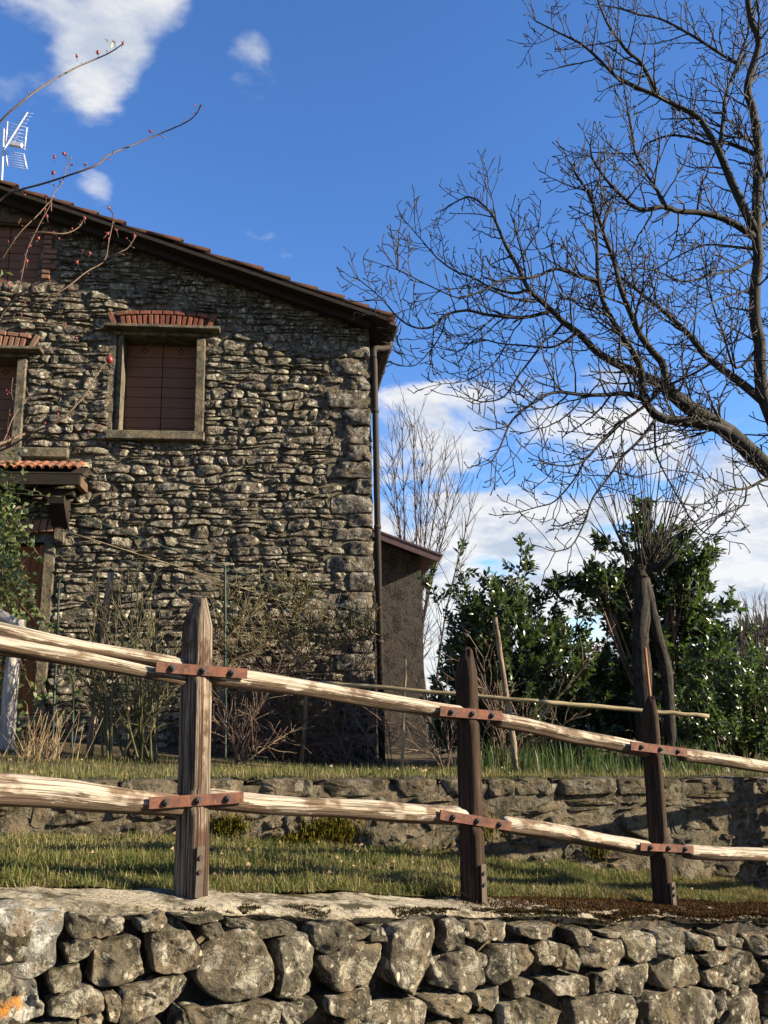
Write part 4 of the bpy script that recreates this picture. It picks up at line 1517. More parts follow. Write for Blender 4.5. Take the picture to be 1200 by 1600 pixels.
for i in range(nn_):
    o_ = -.31 - 7.9 * i / (nn_ - 1)
    for d in (0, L):
        vs.append(top + ed * d + en * (-.03 + .04 * math.sin(i * .9)) + HN * o_)
mb.add(vs, [(2 * i, 2 * i + 1, 2 * i + 3, 2 * i + 2) for i in range(nn_ - 1)])
mb.build('tile_sheet', 'roof_tile', roof)
mb = MB()
gc_s, gc_z = sA + .015, roofz(sA) - .085
prof = []
for k in range(13):
    a = math.pi + math.pi * k / 12
    prof.append((math.cos(a) * .072, math.sin(a) * .072))
prof = prof + [(x * .93, y * .93 + .002) for x, y in prof[::-1]]
vs = [W(gc_s + x, gc_z + y, o_) for o_ in (OVH - .02, -8.2) for x, y in prof]
n = len(prof)
mb.add(vs, [(k, (k + 1) % n, n + (k + 1) % n, n + k) for k in range(n)])
gut = mb.build('gutter', 'gutter_metal', house)
for o_ in (.10, -.55, -1.3):
    mb = MB()
    mb.tube([W(gc_s + math.cos(a) * .08, gc_z + math.sin(a) * .08, o_) for a in np.linspace(math.pi, 2 * math.pi, 11)], .006, 5)
    mb.build('bracket', 'gutter_metal', gut)
mb = MB()
px, po = .062, -.03
ztopp = ws(588, 545)[1]
mb.tube(spline([W(gc_s, gc_z - .06, -.16), W(gc_s - .01, gc_z - .14, -.15), W((gc_s + px) / 2, (gc_z - .14 + ztopp) / 2, -.10), W(px, ztopp, po), W(px, ztopp - .2, po)], 6) + [W(px, .6, po)], .040, 12)
dp = mb.build('downpipe', 'gutter_metal', house)
for zz_ in (5.1, 3.6, 2.2, 1.2):
    mb = MB()
    mb.tube([W(px, zz_ - .02, po), W(px, zz_ + .02, po)], .047, 12)
    mb.build('pipe_clip', 'gutter_metal', dp)

# television aerial on the roof
ab = W(0, 0, -2.0)
p_base = P(4, 292, ab.y - .2)
p_top = P(6, 205, ab.y - .2)
aer = empty('television_aerial', p_base, 'silvery television aerial with grid reflectors standing on the roof', 'aerial')
mb = MB()
mb.tube([p_base - UP * .45, p_top + UP * .04], .016, 8)
mb.build('mast', 'antenna_metal', aer)
YA = ab.y - .2


def bar(name, q, r, mat='antenna_metal', par=None):
    mb = MB()
    mb.tube(q, r, 6)
    return mb.build(name, mat, par or aer)


boom = bar('boom', [P(4, 237, YA), P(43, 176, YA + .9)], .013)
for k in range(9):
    f = .25 + .72 * k / 8
    c = P(4, 237, YA) + (P(43, 176, YA + .9) - P(4, 237, YA)) * f
    bar('director_rod', [c - Vector((.12, -.03, -.02)), c + Vector((.12, -.03, -.02))], .005, par=boom)
for (a, b, c, d) in (((12, 190), (9, 222), (42, 200), (38, 234)), ((9, 236), (12, 260), (37, 241), (42, 264))):
    fr = bar('reflector', [P(*a, YA), P(*b, YA)], .010)
    bar('side_bar', [P(*c, YA), P(*d, YA)], .010, par=fr)
    for k in range(7):
        f = k / 6
        bar('grid_rod', [P(a[0] - 14 + (b[0] - a[0]) * f, a[1] - 3 + (b[1] - a[1]) * f, YA), P(c[0] + 2 + (d[0] - c[0]) * f, c[1] + (d[1] - c[1]) * f, YA)], .004, par=fr)
mb = MB()
mb.box(P(25, 226, YA - .05), Vector((.10, 0, -.02)), Vector((0, .03, 0)), Vector((.01, 0, .035)), .005)
mb.build('dipole_box', 'antenna_metal', aer, False)

# ------------------------------------------------------------------ outbuilding on the far side
YB = 11.6
ob = empty('outbuilding', P(628, 1160, YB), 'small roughcast lean-to with a sloping board roof behind the house corner', 'shed')
bl, bt = P(560, 845, YB), P(660, 885, YB)
zg = .5
mb = MB()
vs = []
for dy in (0, 3.2):
    off = Vector((-math.sin(HA), math.cos(HA), 0)) * dy
    for (p, z) in ((P(560, 1000, YB), zg), (P(661, 1000, YB), zg), (P(661, 1000, YB), P(660, 872, YB).z), (P(560, 1000, YB), P(560, 832, YB).z)):
        vs.append(Vector((p.x, p.y, z)) + off)
mb.add(vs, [(0, 1, 2, 3), (7, 6, 5, 4), (1, 5, 6, 2), (0, 3, 7, 4), (3, 2, 6, 7), (0, 4, 5, 1)])
mb.build('wall', 'roughcast', ob, False)
a, b = P(560, 822, YB - .28), P(690, 871, YB - .28)
sd = (b - a).normalized()
bk = Vector((-math.sin(HA), math.cos(HA), 0))
nrm = bk.cross(sd).normalized()
if nrm.z < 0:
    nrm = -nrm
rf = None
mb = MB()
mb.box((a + b) / 2 + bk * 1.8 + nrm * .0, (b - a) / 2, bk * 1.8, nrm * .022)
rf = mb.build('roof', 'purple_board', ob, False)
mb = MB()
mb.box((a + b) / 2 - nrm * .048 + bk * .004, (b - a) / 2 * .98, bk * .015, nrm * .024)
mb.build('verge_board', 'purple_board', rf, False)
mb = MB()
mb.box((a + b) / 2 + nrm * .034 + bk * 1.8, (b - a) / 2 * 1.01, bk * 1.81, nrm * .011)
mb.build('roof_sheet', 'purple_board', rf, False)

# ------------------------------------------------------------------ big bare tree at the right
TREE = [
    # (pixel path, distance at start, distance at end, radius start, radius end)
    ('L1', [(1360, 905), (1290, 810), (1200, 732), (1140, 677), (1100, 652), (1065, 628), (1040, 605)], 6.9, 6.5, .155, .062),
    ('L1a', [(1040, 605), (1036, 570), (1020, 550), (1000, 523), (985, 488), (970, 452), (960, 410), (945, 370), (935, 340), (918, 300), (898, 270)], 6.5, 6.2, .048, .012),
    ('L1b', [(1040, 605), (997, 583), (967, 570), (933, 550), (907, 523), (880, 503), (860, 483), (827, 453), (808, 415), (790, 383), (780, 360), (767, 333), (735, 308), (700, 322)], 6.5, 6.9, .056, .007),
    ('L2', [(1140, 677), (1100, 662), (1040, 655), (1017, 640), (1007, 617), (1003, 590), (1000, 573), (987, 547), (973, 527), (957, 500), (943, 473), (935, 440), (933, 407), (932, 367), (927, 330)], 6.6, 6.2, .062, .012),
    ('L2b', [(1010, 625), (980, 615), (947, 617), (910, 617), (867, 613), (833, 630), (800, 657), (782, 697), (768, 722)], 6.45, 5.9, .030, .006),
    ('L3', [(1196, 630), (1160, 600), (1133, 580), (1100, 553), (1080, 527), (1060, 507), (1033, 483), (1007, 463), (980, 440), (960, 428)], 6.9, 7.5, .056, .014),
    ('T1', [(1290, 812), (1230, 700), (1196, 630), (1188, 583), (1187, 537), (1180, 500), (1180, 450), (1185, 407), (1182, 366), (1183, 300), (1185, 250), (1183, 213), (1177, 173), (1168, 143), (1173, 113), (1183, 83), (1185, 60), (1173, 30), (1166, -20), (1160, -70)], 6.95, 6.6, .105, .028),
    ('T1a', [(1182, 366), (1160, 320), (1147, 293), (1130, 253), (1120, 230), (1107, 207), (1090, 183), (1053, 163), (1027, 150), (987, 133), (963, 120), (940, 97), (910, 70), (875, 52), (837, 33)], 6.8, 6.4, .058, .007),
    ('T1b', [(1124, 238), (1130, 187), (1133, 153), (1143, 123), (1153, 98), (1168, 55), (1172, 10)], 6.7, 7.1, .030, .010),
    ('T1c', [(1027, 150), (1017, 127), (1000, 97), (980, 80), (963, 57), (947, 33), (930, -10)], 6.6, 6.3, .030, .009),
    ('T1d', [(1180, 372), (1143, 347), (1100, 333), (1060, 330), (1040, 323), (1000, 327), (973, 307), (947, 280), (927, 250), (922, 228)], 6.8, 6.0, .045, .008),
    ('T1e', [(1042, 324), (1027, 297), (1007, 267), (993, 240), (987, 207), (980, 167), (974, 130)], 6.35, 6.5, .022, .007),
    ('T1f', [(1185, 245), (1160, 232), (1133, 223), (1110, 225), (1080, 215), (1045, 212), (1010, 225), (995, 240), (925, 238)], 6.75, 7.3, .030, .006),
    ('T1g', [(1153, 100), (1120, 80), (1077, 53), (1033, 30), (1000, 23), (967, 13), (940, 8)], 7.0, 7.4, .024, .007),
    ('L1c', [(862, 486), (817, 496), (763, 492), (730, 485), (697, 492), (677, 510), (650, 512), (623, 497), (593, 463), (560, 436)], 6.75, 6.2, .024, .005),
    ('L1d', [(826, 453), (800, 458), (763, 447), (737, 433), (710, 423), (683, 403), (663, 380), (637, 350)], 6.8, 7.3, .020, .005),
    ('L1e', [(940, 455), (930, 440), (900, 430), (870, 420), (843, 430), (820, 435), (790, 435), (763, 450), (730, 463), (705, 462), (622, 422)], 6.4, 5.9, .026, .005),
    ('L1f', [(900, 520), (880, 535), (857, 543), (820, 540), (783, 537), (745, 530), (720, 548), (690, 545)], 6.75, 7.4, .018, .005),
    ('L1g', [(880, 505), (862, 525), (850, 533), (833, 557), (810, 587), (787, 620), (755, 628), (735, 622)], 6.7, 6.2, .018, .005),
    ('L1h', [(697, 492), (690, 520), (672, 548), (650, 570), (630, 572)], 6.5, 6.5, .010, .004),
    ('L1i', [(790, 540), (770, 570), (740, 590), (720, 597), (690, 600)], 7.2, 7.0, .010, .004),
    ('L2c', [(1032, 608), (1012, 630), (985, 650), (967, 662), (943, 686), (913, 720), (880, 728), (850, 722)], 6.55, 6.0, .024, .005),
    ('L2d', [(1023, 657), (1000, 687), (973, 713), (953, 743), (927, 777), (913, 817), (893, 853), (868, 862)], 6.5, 5.8, .020, .005),
    ('L2e', [(975, 657), (950, 682), (915, 718), (898, 748), (867, 783), (840, 792), (813, 800)], 6.4, 6.9, .015, .005),
    ('L2f', [(1023, 660), (1024, 700), (1030, 722), (1050, 760), (1077, 807), (1100, 832), (1117, 835)], 6.5, 7.0, .013, .005),
    ('L4', [(1290, 812), (1240, 752), (1200, 748), (1167, 763), (1133, 767), (1100, 787)], 6.9, 6.2, .030, .006),
    ('L5', [(1167, 763), (1160, 790), (1125, 805), (1085, 820)], 6.5, 6.2, .012, .005),
    ('R1', [(1040, 603), (1060, 595), (1100, 575), (1118, 560), (1135, 540)], 6.5, 5.9, .018, .006),
    ('R2', [(1182, 400), (1150, 420), (1110, 430), (1070, 440), (1030, 425), (1005, 420)], 6.85, 6.0, .020, .006),
    ('R3', [(1182, 390), (1140, 385), (1100, 383), (1060, 400), (1025, 420)], 6.8, 7.5, .020, .006),
    ('R4', [(1180, 450), (1130, 465), (1100, 480), (1075, 505)], 6.85, 6.3, .016, .005),
    ('R5', [(1187, 540), (1150, 575), (1130, 520), (1118, 490), (1105, 440), (1103, 400)], 6.9, 6.5, .020, .006),
    ('R6', [(1185, 290), (1215, 250), (1230, 180)], 6.8, 6.6, .03, .012),
    ('R7', [(1183, 366), (1200, 345), (1240, 300)], 6.8, 6.9, .03, .012),
    ('R8', [(1196, 630), (1230, 560), (1240, 470), (1255, 380)], 6.9, 7.4, .05, .02),
    ('R9', [(1100, 655), (1080, 640), (1060, 655), (1050, 640)], 6.5, 6.2, .01, .005),
]
base = P(1400, 1000, 7.1)
tz = terr(base.x, base.y)
tree = empty('bare_tree', (base.x, base.y, tz), 'large leafless tree spreading knobbly bare branches from the right edge', 'tree')
mb_tr, mb_br, mb_tw = MB(), MB(), MB()
fork = P(1360, 905, 6.9)
mb_tr.tube(spline([Vector((base.x + .05, base.y, tz - .15)), Vector((base.x, base.y, tz + .3)), (Vector((base.x, base.y, tz)) + fork) / 2 + Vector((.03, 0, 0)), fork], 6), taper(19, .22, .09), 14, True, lambda a, L: 1 + .08 * vn(math.cos(a) * 2, math.sin(a) * 2, L * 2))
twig_n = 0


def twig(p, d, length, r, depth):
    """A knobbly side twig: bends at each bud, curls up at its tip, carries shorter ones."""
    global twig_n
    twig_n += 1
    n = max(3, int(length / .055))
    pts = [Vector(p)]
    d = d.normalized()
    kids = []
    sgn = random.choice((-1, 1))
    pl_ = d.cross(rvec()).normalized()
    for i in range(n):
        sgn = -sgn
        d = (d + pl_ * sgn * .20 + rvec(.10) + UP * (.055 if depth < 2 else .09)).normalized()
        pts.append(pts[-1] + d * (length / n))
        if depth < 3 and i >= 1 and random.random() < (.72, .56, .42)[depth]:
            side = (d.cross(rvec()).normalized() * random.uniform(.8, 1.3) + d * random.uniform(.5, 1.0) + UP * .15)
            kids.append((pts[-1].copy(), side, length * random.uniform(.28, .55) * (1 - .5 * i / n), r * (1 - .55 * i / n) * .7))
    rr = [max(.0034, r + (r * .42 - r) * i / n) for i in range(n + 1)]
    rr[-1] = rr[-1] * 1.45 if rr[-1] < .005 else rr[-1]
    mb_tw.tube(pts, rr, 4 if r < .006 else 5, True)
    for (q, s_, l, r2) in kids:
        if l > .045:
            twig(q, s_, l, max(.0036, r2), depth + 1)


for name, path, y0, y1, ra, rb in TREE:
    n = len(path)
    ctrl = [P(u, v, y0 + (y1 - y0) * i / (n - 1)) for i, (u, v) in enumerate(path)]
    pts = spline(ctrl, 4)
    m = len(pts)
    ra, rb = ra * (.58 if name in ('L1', 'T1', 'R8') else .74), rb * .88
    rads = [ra + (rb - ra) * (i / (m - 1)) ** .85 for i in range(m)]
    rads = [r * (1 + .10 * vn(i * .9, ra * 100)) for i, r in enumerate(rads)]
    big = ra > .04
    (mb_tr if big else mb_br).tube(pts, rads, 10 if big else 7, True, lambda a, L: 1 + .06 * vn(math.cos(a) * 2, math.sin(a) * 2, L * 5))
    acc, nxt = 0.0, random.uniform(.05, .2)
    for i in range(1, m):
        seg = pts[i] - pts[i - 1]
        acc += seg.length
        if rads[i] > .07:
            continue
        while acc > nxt:
            acc -= nxt
            f = i / m
            nxt = random.uniform(.03, .09) if rads[i] < .03 else random.uniform(.06, .17)
            d = seg.normalized()
            side = d.cross(rvec()).normalized()
            le = random.uniform(.14, .62) * (1.05 if rads[i] > .012 else .75)
            twig(pts[i], side * random.uniform(.8, 1.2) + d * random.uniform(.3, .9) + UP * .12, le, min(rads[i] * .55, random.uniform(.006, .012)), 0 if le > .25 else 1)
    # tip spray
    d = (pts[-1] - pts[-2]).normalized()
    for k in range(3):
        twig(pts[-1], d + rvec(.35), random.uniform(.12, .3), .004, 1)
mb_tr.build('trunk', 'bark', tree)
mb_br.build('branches', 'bark', tree)
mb_tw.build('twigs', 'twig', tree)


# ------------------------------------------------------------------ broad-leaved evergreens
def shoots_to_leaves(shoots, llen, lwid, per=13, spread=.9):
    pos, dirs = [], []
    for pts in shoots:
        m = len(pts)
        for k in range(per):
            f = .25 + .75 * k / (per - 1)
            x = f * (m - 1)
            i = min(int(x), m - 2)
            p = pts[i].lerp(pts[i + 1], x - i)
            d = (pts[i + 1] - pts[i]).normalized()
            sd_ = d.cross(Vector((math.cos(k * 2.4), math.sin(k * 2.4), .1))).normalized()
            v = sd_ * spread + d * (.55 + .6 * f) + rvec(.15)
            pos.append(tuple(p))
            dirs.append(tuple(v))
    return leaves(np.array(pos), np.array(dirs), llen, lwid)


def bush(name, label, cat, blobs, base_px, Y, nshoot, llen, lwid, leafmat, tall=(), group=None, per=13):
    b = P(*base_px, Y)
    gz = terr(b.x, b.y)
    root = empty(name, (b.x, b.y, gz), label, cat, group)
    shoots, stems_mb = [], MB()
    tot = sum(r * r2 for (_, _, r, r2, _) in blobs)
    for (u, v, ru, rv, dy) in blobs:
        c = P(u, v, Y + dy)
        ru, rv = max(8, ru - 9), max(8, rv - 9)
        rx, rz = ru / FPX * Y, rv / FPX * Y
        ry = max(.3, min(rx, .9))
        k = int(nshoot * ru * rv / tot)
        for i in range(k):
            d = rvec().normalized()
            q = random.random() ** .35
            lump = 1 + .28 * noise.noise(Vector((d.x * 2.3 + u, d.y * 2.3, d.z * 2.3 + v)))
            e = c + Vector((d.x * rx, d.y * ry, d.z * rz)) * q * lump
            if e.z < terr(e.x, e.y) + .05:
                continue
            di = (Vector((d.x, d.y, d.z * .6)) * .8 + UP * .75 + rvec(.25)).normalized()
            ln = random.uniform(.14, .30)
            pts = stem(e - di * ln * .6, di, ln, 4, .12, .05)
            shoots.append(pts)
            stems_mb.tube(pts, taper(len(pts), .004, .002), 4, False)
        # limbs reaching into this clump
        g = Vector((b.x + random.uniform(-.15, .15), b.y + random.uniform(-.1, .1), gz - .05))
        for t in range(4):
            e = c + Vector((random.uniform(-.6, .6) * rx, random.uniform(-.5, .5) * ry, random.uniform(-.2, .6) * rz))
            stems_mb.tube(spline([g, g.lerp(e, .5) + Vector((random.uniform(-.1, .1), 0, .1)), e], 5), taper(11, .022, .006), 6)
    for (u0_, v0_, u1_, v1_) in tall:
        a_, b_ = P(u0_, v0_, Y), P(u1_, v1_, Y)
        pts = stem(a_, b_ - a_, (b_ - a_).length, 8, .05)
        stems_mb.tube(pts, taper(len(pts), .007, .003), 5)
        shoots.append(pts)
        shoots.append([p + rvec(.004) for p in pts])
        for t in range(4):
            i = random.randint(2, 7)
            q = stem(pts[i], (b_ - a_).normalized() + rvec(.7), random.uniform(.10, .22), 4, .1, .05)
            shoots.append(q)
            stems_mb.tube(q, taper(len(q), .004, .002), 4, False)
    V, F = shoots_to_leaves(shoots, llen, lwid, per)
    stems_mb.build('stems', 'brown_stem', root)
    np_mesh('foliage', V, F, leafmat, root, kind='stuff')
    return root


bush('laurel_bush', 'dark glossy laurel bush with upright leafy shoots right of the house corner', 'bush',
     [(800, 1010, 100, 100, .0), (735, 1020, 58, 90, .2), (870, 1035, 75, 85, .1), (770, 955, 70, 60, -.1), (715, 1110, 60, 80, .4), (930, 1090, 60, 80, .3), (800, 1120, 110, 80, .3), (880, 1150, 80, 55, .0)],
     (800, 1185), 8.8, 1350, .088, .037, 'laurel_leaf',
     [(725, 960, 722, 852), (745, 960, 762, 895), (808, 930, 808, 836), (815, 930, 822, 870), (868, 960, 870, 912), (690, 960, 676, 905), (775, 950, 780, 912), (900, 980, 905, 945), (845, 960, 848, 925)], per=14)
bush('laurel_tree', 'tall dark-leaved evergreen growing behind the pollarded trunk', 'tree',
     [(1005, 845, 44, 52, .0), (950, 915, 60, 34, -.1), (925, 905, 36, 22, .0), (1050, 890, 52, 52, .1), (985, 960, 62, 60, .2), (1075, 950, 55, 65, .1), (1010, 1040, 85, 75, .3), (1100, 1010, 52, 60, .2), (1030, 1110, 110, 70, .3), (1085, 880, 30, 30, .0)],
     (1035, 1185), 8.9, 1150, .10, .048, 'laurel_leaf',
     [(960, 870, 930, 842), (900, 920, 878, 905), (1010, 830, 1002, 785), (1060, 860, 1070, 838), (1100, 900, 1118, 865), (1120, 960, 1140, 940)], per=13)
bush('evergreen_shrub', 'brighter green leafy shrub filling the lower right beside the hill', 'bush',
     [(1120, 1080, 70, 70, .0), (1180, 1090, 60, 70, -.2), (1080, 1130, 70, 55, -.3), (1150, 1150, 80, 45, -.4), (1230, 1090, 60, 80, .0), (1210, 1150, 60, 50, -.3)],
     (1150, 1190), 8.4, 700, .070, .034, 'bush_leaf', [(1140, 1020, 1150, 985), (1100, 1040, 1105, 1000), (1170, 1040, 1172, 1010)], per=12)

bush('shade_hedge', 'dark hedge added behind the laurel bush to shade the house wall', 'hedge',
     [(740, 1060, 60, 70, .0), (800, 1060, 70, 80, .0), (790, 1130, 120, 60, .0), (1040, 1040, 60, 60, -.4), (1000, 1120, 90, 70, -.4), (900, 1150, 80, 45, -.2)],
     (800, 1178), 9.75, 800, .085, .045, 'laurel_leaf', per=13)  # added hedge, placed to throw shade on the lower house wall

# ------------------------------------------------------------------ pollarded tree
YP = 7.6
pb = P(1008, 1196, YP)
pz = terr(pb.x, pb.y)
pol = empty('pollard_tree', (pb.x, pb.y, pz), 'pollarded tree with a forked trunk and a spray of thin bare shoots', 'tree')
mb = MB()
wr = lambda a, L: 1 + .20 * vn(math.cos(a) * 1.5, math.sin(a) * 1.5, L * 6) + .10 * vn(math.cos(a) * 2, math.sin(a) * 2, L * 3) + .08 * vn(math.cos(a) * 5, math.sin(a) * 5, L * 8)
g0 = Vector((pb.x, pb.y, pz - .1))
mb.tube(spline([g0, P(1006, 1090, YP), P(1000, 1000, YP), P(1003, 935, YP), P(998, 888, YP)], 7), taper(29, .078, .074), 14, True, wr)
g1 = P(1047, 1196, YP + .15)
g1.z = terr(g1.x, g1.y) - .1
mb.tube(spline([g1, P(1042, 1060, YP + .15), P(1024, 985, YP + .1), P(1012, 930, YP), P(1003, 895, YP)], 7), taper(29, .052, .055), 12, True, wr)
for (u, v, r) in ((998, 890, .085), (988, 899, .06), (1014, 894, .07), (1028, 890, .05), (1004, 876, .055)):
    n0 = len(mb.v)
    mb.ball(P(u, v, YP), r, 4, (1, .9, .75))
    for i in range(n0, len(mb.v)):
        mb.v[i] = mb.v[i] + rvec(.006) + (mb.v[i] - P(u, v, YP)) * .25 * vn(mb.v[i].x * 14, mb.v[i].y * 14, mb.v[i].z * 14)
mb.tube(spline([P(1015, 890, YP), P(1036, 882, YP - .05), P(1056, 868, YP - .08)], 4), taper(9, .05, .032), 9, True, wr)
mb.build('trunk', 'bark_dark', pol)
mb = MB()
for i in range(42):
    u = random.gauss(1006, 18)
    p = P(u, random.uniform(868, 892), YP + random.uniform(-.1, .1))
    tx = 1004 + (u - 1004) * 3.0 + random.gauss(0, 32)
    tv = random.uniform(640, 800) + abs(tx - 1010) * .3
    e = P(tx, tv, YP + random.uniform(-.5, .5))
    pts = stem(p, e - p, (e - p).length, 9, .03, .01)
    mb.tube(pts, taper(10, random.uniform(.006, .009), .0026), 5)
    for t in range(random.randint(0, 2)):
        k = random.randint(3, 8)
        q = stem(pts[k], (e - p).normalized() + rvec(.28), random.uniform(.12, .35), 4, .06, .05)
        mb.tube(q, taper(5, .0038, .002), 4)
for i in range(9):
    p = P(1000 + random.uniform(-20, 20), random.uniform(890, 1000), YP)
    q = stem(p, Vector((random.choice((-1, 1)) * .8, random.uniform(-.5, .5), .7)), random.uniform(.3, .7), 6, .08, .05)
    mb.tube(q, taper(7, .005, .002), 4)
mb.build('shoots', 'twig', pol)
# pale batten tied to the trunk
mb = MB()
a_, b_ = P(1008, 1012, YP - .12), P(1010, 1100, YP - .12)
b_ = Vector((a_.x + .01, a_.y, terr(a_.x, a_.y) - .05))
mb.tube([b_, a_], [.013, .012], 6)
tag(mb.build('garden_stake', 'door_wood'), 'orange-brown batten standing upright against the pollarded trunk', 'stake', 'garden stakes')


# ------------------------------------------------------------------ bare trees far behind
def slim_tree(name, label, base_px, Y, targets, n, r0, mat, spread=10):
    b = P(*base_px, Y)
    gz = terr(b.x, b.y)
    root = empty(name, (b.x, b.y, gz), label, 'tree')
    mt, mbx = MB(), MB()
    for (u, v) in targets:
        g = Vector((b.x + random.uniform(-.25, .25), b.y, gz - .1))
        e = P(u, v, Y + random.uniform(-.6, .6))
        pts = spline([g, g.lerp(e, .5) + Vector(((g.x - e.x) * .12, 0, .1)), e], 7)
        mt.tube(pts, taper(len(pts), r0, .006), 6)
        for i in range(4, len(pts)):
            for t in range(n):
                d = (pts[i] - pts[i - 1]).normalized()
                q = stem(pts[i], d + Vector((random.gauss(0, .5), random.gauss(0, .4), .15)), random.uniform(.35, .95), 6, .07, .05)
                mbx.tube(q, taper(7, .007, .003), 4)
                for s_ in range(2):
                    k = random.randint(2, 5)
                    w = stem(q[k], (q[k] - q[k - 1]).normalized() + rvec(.4), random.uniform(.15, .4), 4, .08, .06)
                    mbx.tube(w, taper(5, .004, .0025), 4)
    mt.build('trunk', 'pale_twig' if mat == 'pale_twig' else 'bark', root)
    mbx.build('crown', mat, root)


slim_tree('bare_sapling', 'slender many-stemmed bare tree rising behind the lean-to roof', (655, 1100), 15.5,
          [(612, 690), (628, 672), (645, 668), (660, 700), (675, 705), (695, 720), (720, 745), (735, 800), (700, 780), (605, 740)], 3, .030, 'pale_twig')
slim_tree('bare_thicket_tree', 'thin greyish bare saplings at the far right in front of the hill', (1178, 1120), 13.0, [(1165, 1000), (1180, 985), (1195, 1000), (1210, 990)], 3, .018, 'pale_twig')


# ------------------------------------------------------------------ climbing rose reaching in from the left
YR = 5.6
rb_ = P(-60, 1230, YR)
rose = empty('climbing_rose', (rb_.x, rb_.y, terr(rb_.x, rb_.y)), 'climbing rose with bare thorny canes and red hips arching in at the left', 'rose')
mb_s, mb_h, mb_d = MB(), MB(), MB()
RP = lambda u, v: P(u, v, YR)
g = Vector((rb_.x, rb_.y, terr(rb_.x, rb_.y) - .05))
mb_s.tube(spline([g, RP(-70, 900), RP(-55, 640), RP(-60, 420), RP(-55, 240)], 8), taper(33, .022, .010), 8)
CANES = [([(-57, 300), (-30, 232), (0, 190), (40, 155), (75, 130), (120, 105), (150, 92), (172, 82), (193, 68)], .0085, .0035),
         ([(-60, 420), (-25, 340), (10, 305), (37, 295), (67, 287), (110, 273), (153, 257), (170, 242), (207, 227), (247, 210), (287, 193), (305, 180), (315, 163)], .0085, .0035),
         ([(80, 330), (82, 305), (97, 287), (103, 262), (112, 245)], .004, .003),
         ([(-60, 500), (-20, 430), (5, 395), (27, 373), (60, 363), (100, 365), (123, 355), (132, 340)], .007, .003),
         ([(-55, 560), (-10, 500), (10, 480), (27, 457), (37, 417), (43, 390), (62, 350), (80, 318)], .0065, .003),
         ([(0, 410), (30, 365), (60, 335), (80, 312)], .0045, .003),
         ([(-55, 600), (-20, 520), (40, 480), (95, 455), (135, 425), (163, 407), (170, 377), (177, 340), (172, 325)], .0065, .003),
         ([(150, 415), (185, 395), (200, 387), (213, 368)], .004, .0025),
         ([(-60, 760), (-20, 715), (17, 697), (50, 677), (93, 657), (133, 617), (153, 583), (170, 562)], .008, .0035),
         ([(-60, 780), (0, 700), (20, 653), (43, 623), (67, 610)], .006, .003),
         ([(-50, 500), (20, 497), (60, 503), (110, 510)], .0035, .0025),
         ([(95, 505), (110, 525), (125, 540)], .003, .002),
         ([(-60, 640), (-20, 580), (0, 500), (30, 460), (70, 440), (100, 445)], .006, .003),
         ([(10, 690), (12, 660), (15, 640)], .004, .003), ([(20, 590), (18, 610), (20, 625)], .003, .002),
         ([(110, 690), (150, 680), (165, 672)], .003, .002), ([(-60, 800), (-10, 705), (10, 690), (38, 678)], .014, .008)]
tips = []
for path, ra, rb in CANES:
    pts = spline([P(u, v, YR + .2 * math.sin(i * .8 + len(path))) for i, (u, v) in enumerate(path)], 5)
    m = len(pts)
    mb_s.tube(pts, taper(m, ra * 1.0, rb * 1.2), 6, True, lambda a, L: 1 + .15 * vn(L * 30, a))
    tips.append(pts[-1])
    for i in range(2, m - 1):
        if random.random() < .42:
            d = (pts[i + 1] - pts[i]).normalized()
            s_ = (d.cross(rvec()).normalized() + UP * .5 + d * .4).normalized()
            l = random.uniform(.012, .05)
            mb_s.tube([pts[i], pts[i] + s_ * l], [.0024, .0012], 4)
            if l > .036:
                mb_h.ball(pts[i] + s_ * (l + .006), random.uniform(.005, .008), 0, (1, 1, 1.3))
for (u, v) in ((120, 88), (153, 82), (178, 65), (192, 68), (85, 245), (112, 258), (133, 258), (235, 205), (313, 166), (83, 270), (103, 242), (170, 325), (180, 345), (168, 365), (182, 360), (132, 341), (210, 369), (60, 372), (85, 365), (30, 345), (35, 420), (80, 440), (130, 392), (140, 396), (73, 338), (100, 240), (42, 408), (14, 446), (120, 410)):
    p = P(u, v, YR + random.uniform(-.1, .1))
    t = min((q for q in tips), key=lambda q: (q - p).length)
    if random.random() < .55:
        mb_h.ball(p, random.uniform(.009, .014), 1, (1, 1, 1.25))
    for k in range(4):
        d = rvec().normalized()
        mb_d.tube([p, p + d * .02 + UP * .008], [.006, .001], 4)
    mb_s.tube([p - UP * .045 + rvec(.012), p], [.002, .0025], 4)
mb_h.ball(P(171, 562, YR), .026, 2, (1, 1, 1.1))
mb_d.tube([P(171, 562, YR) + UP * .02, P(171, 562, YR) + UP * .05], [.008, .002], 5)
mb_s.build('canes', 'rose_stem', rose)
mb_h.build('hips', 'rose_hip', rose)['kind'] = 'stuff'
mb_d.build('withered_flowers', 'dry_petal', rose)['kind'] = 'stuff'
V, F = leaves(np.array([tuple(P(170, 68, YR)), tuple(P(174, 76, YR)), tuple(P(2, 420, YR)), tuple(P(8, 425, YR))]), np.array([[-.6, 0, .8], [.1, 0, 1.0], [.1, 0, -1], [.8, 0, -.3]]), .07, .03)
np_mesh('last_leaves', V, F, 'ivy_leaf', rose)


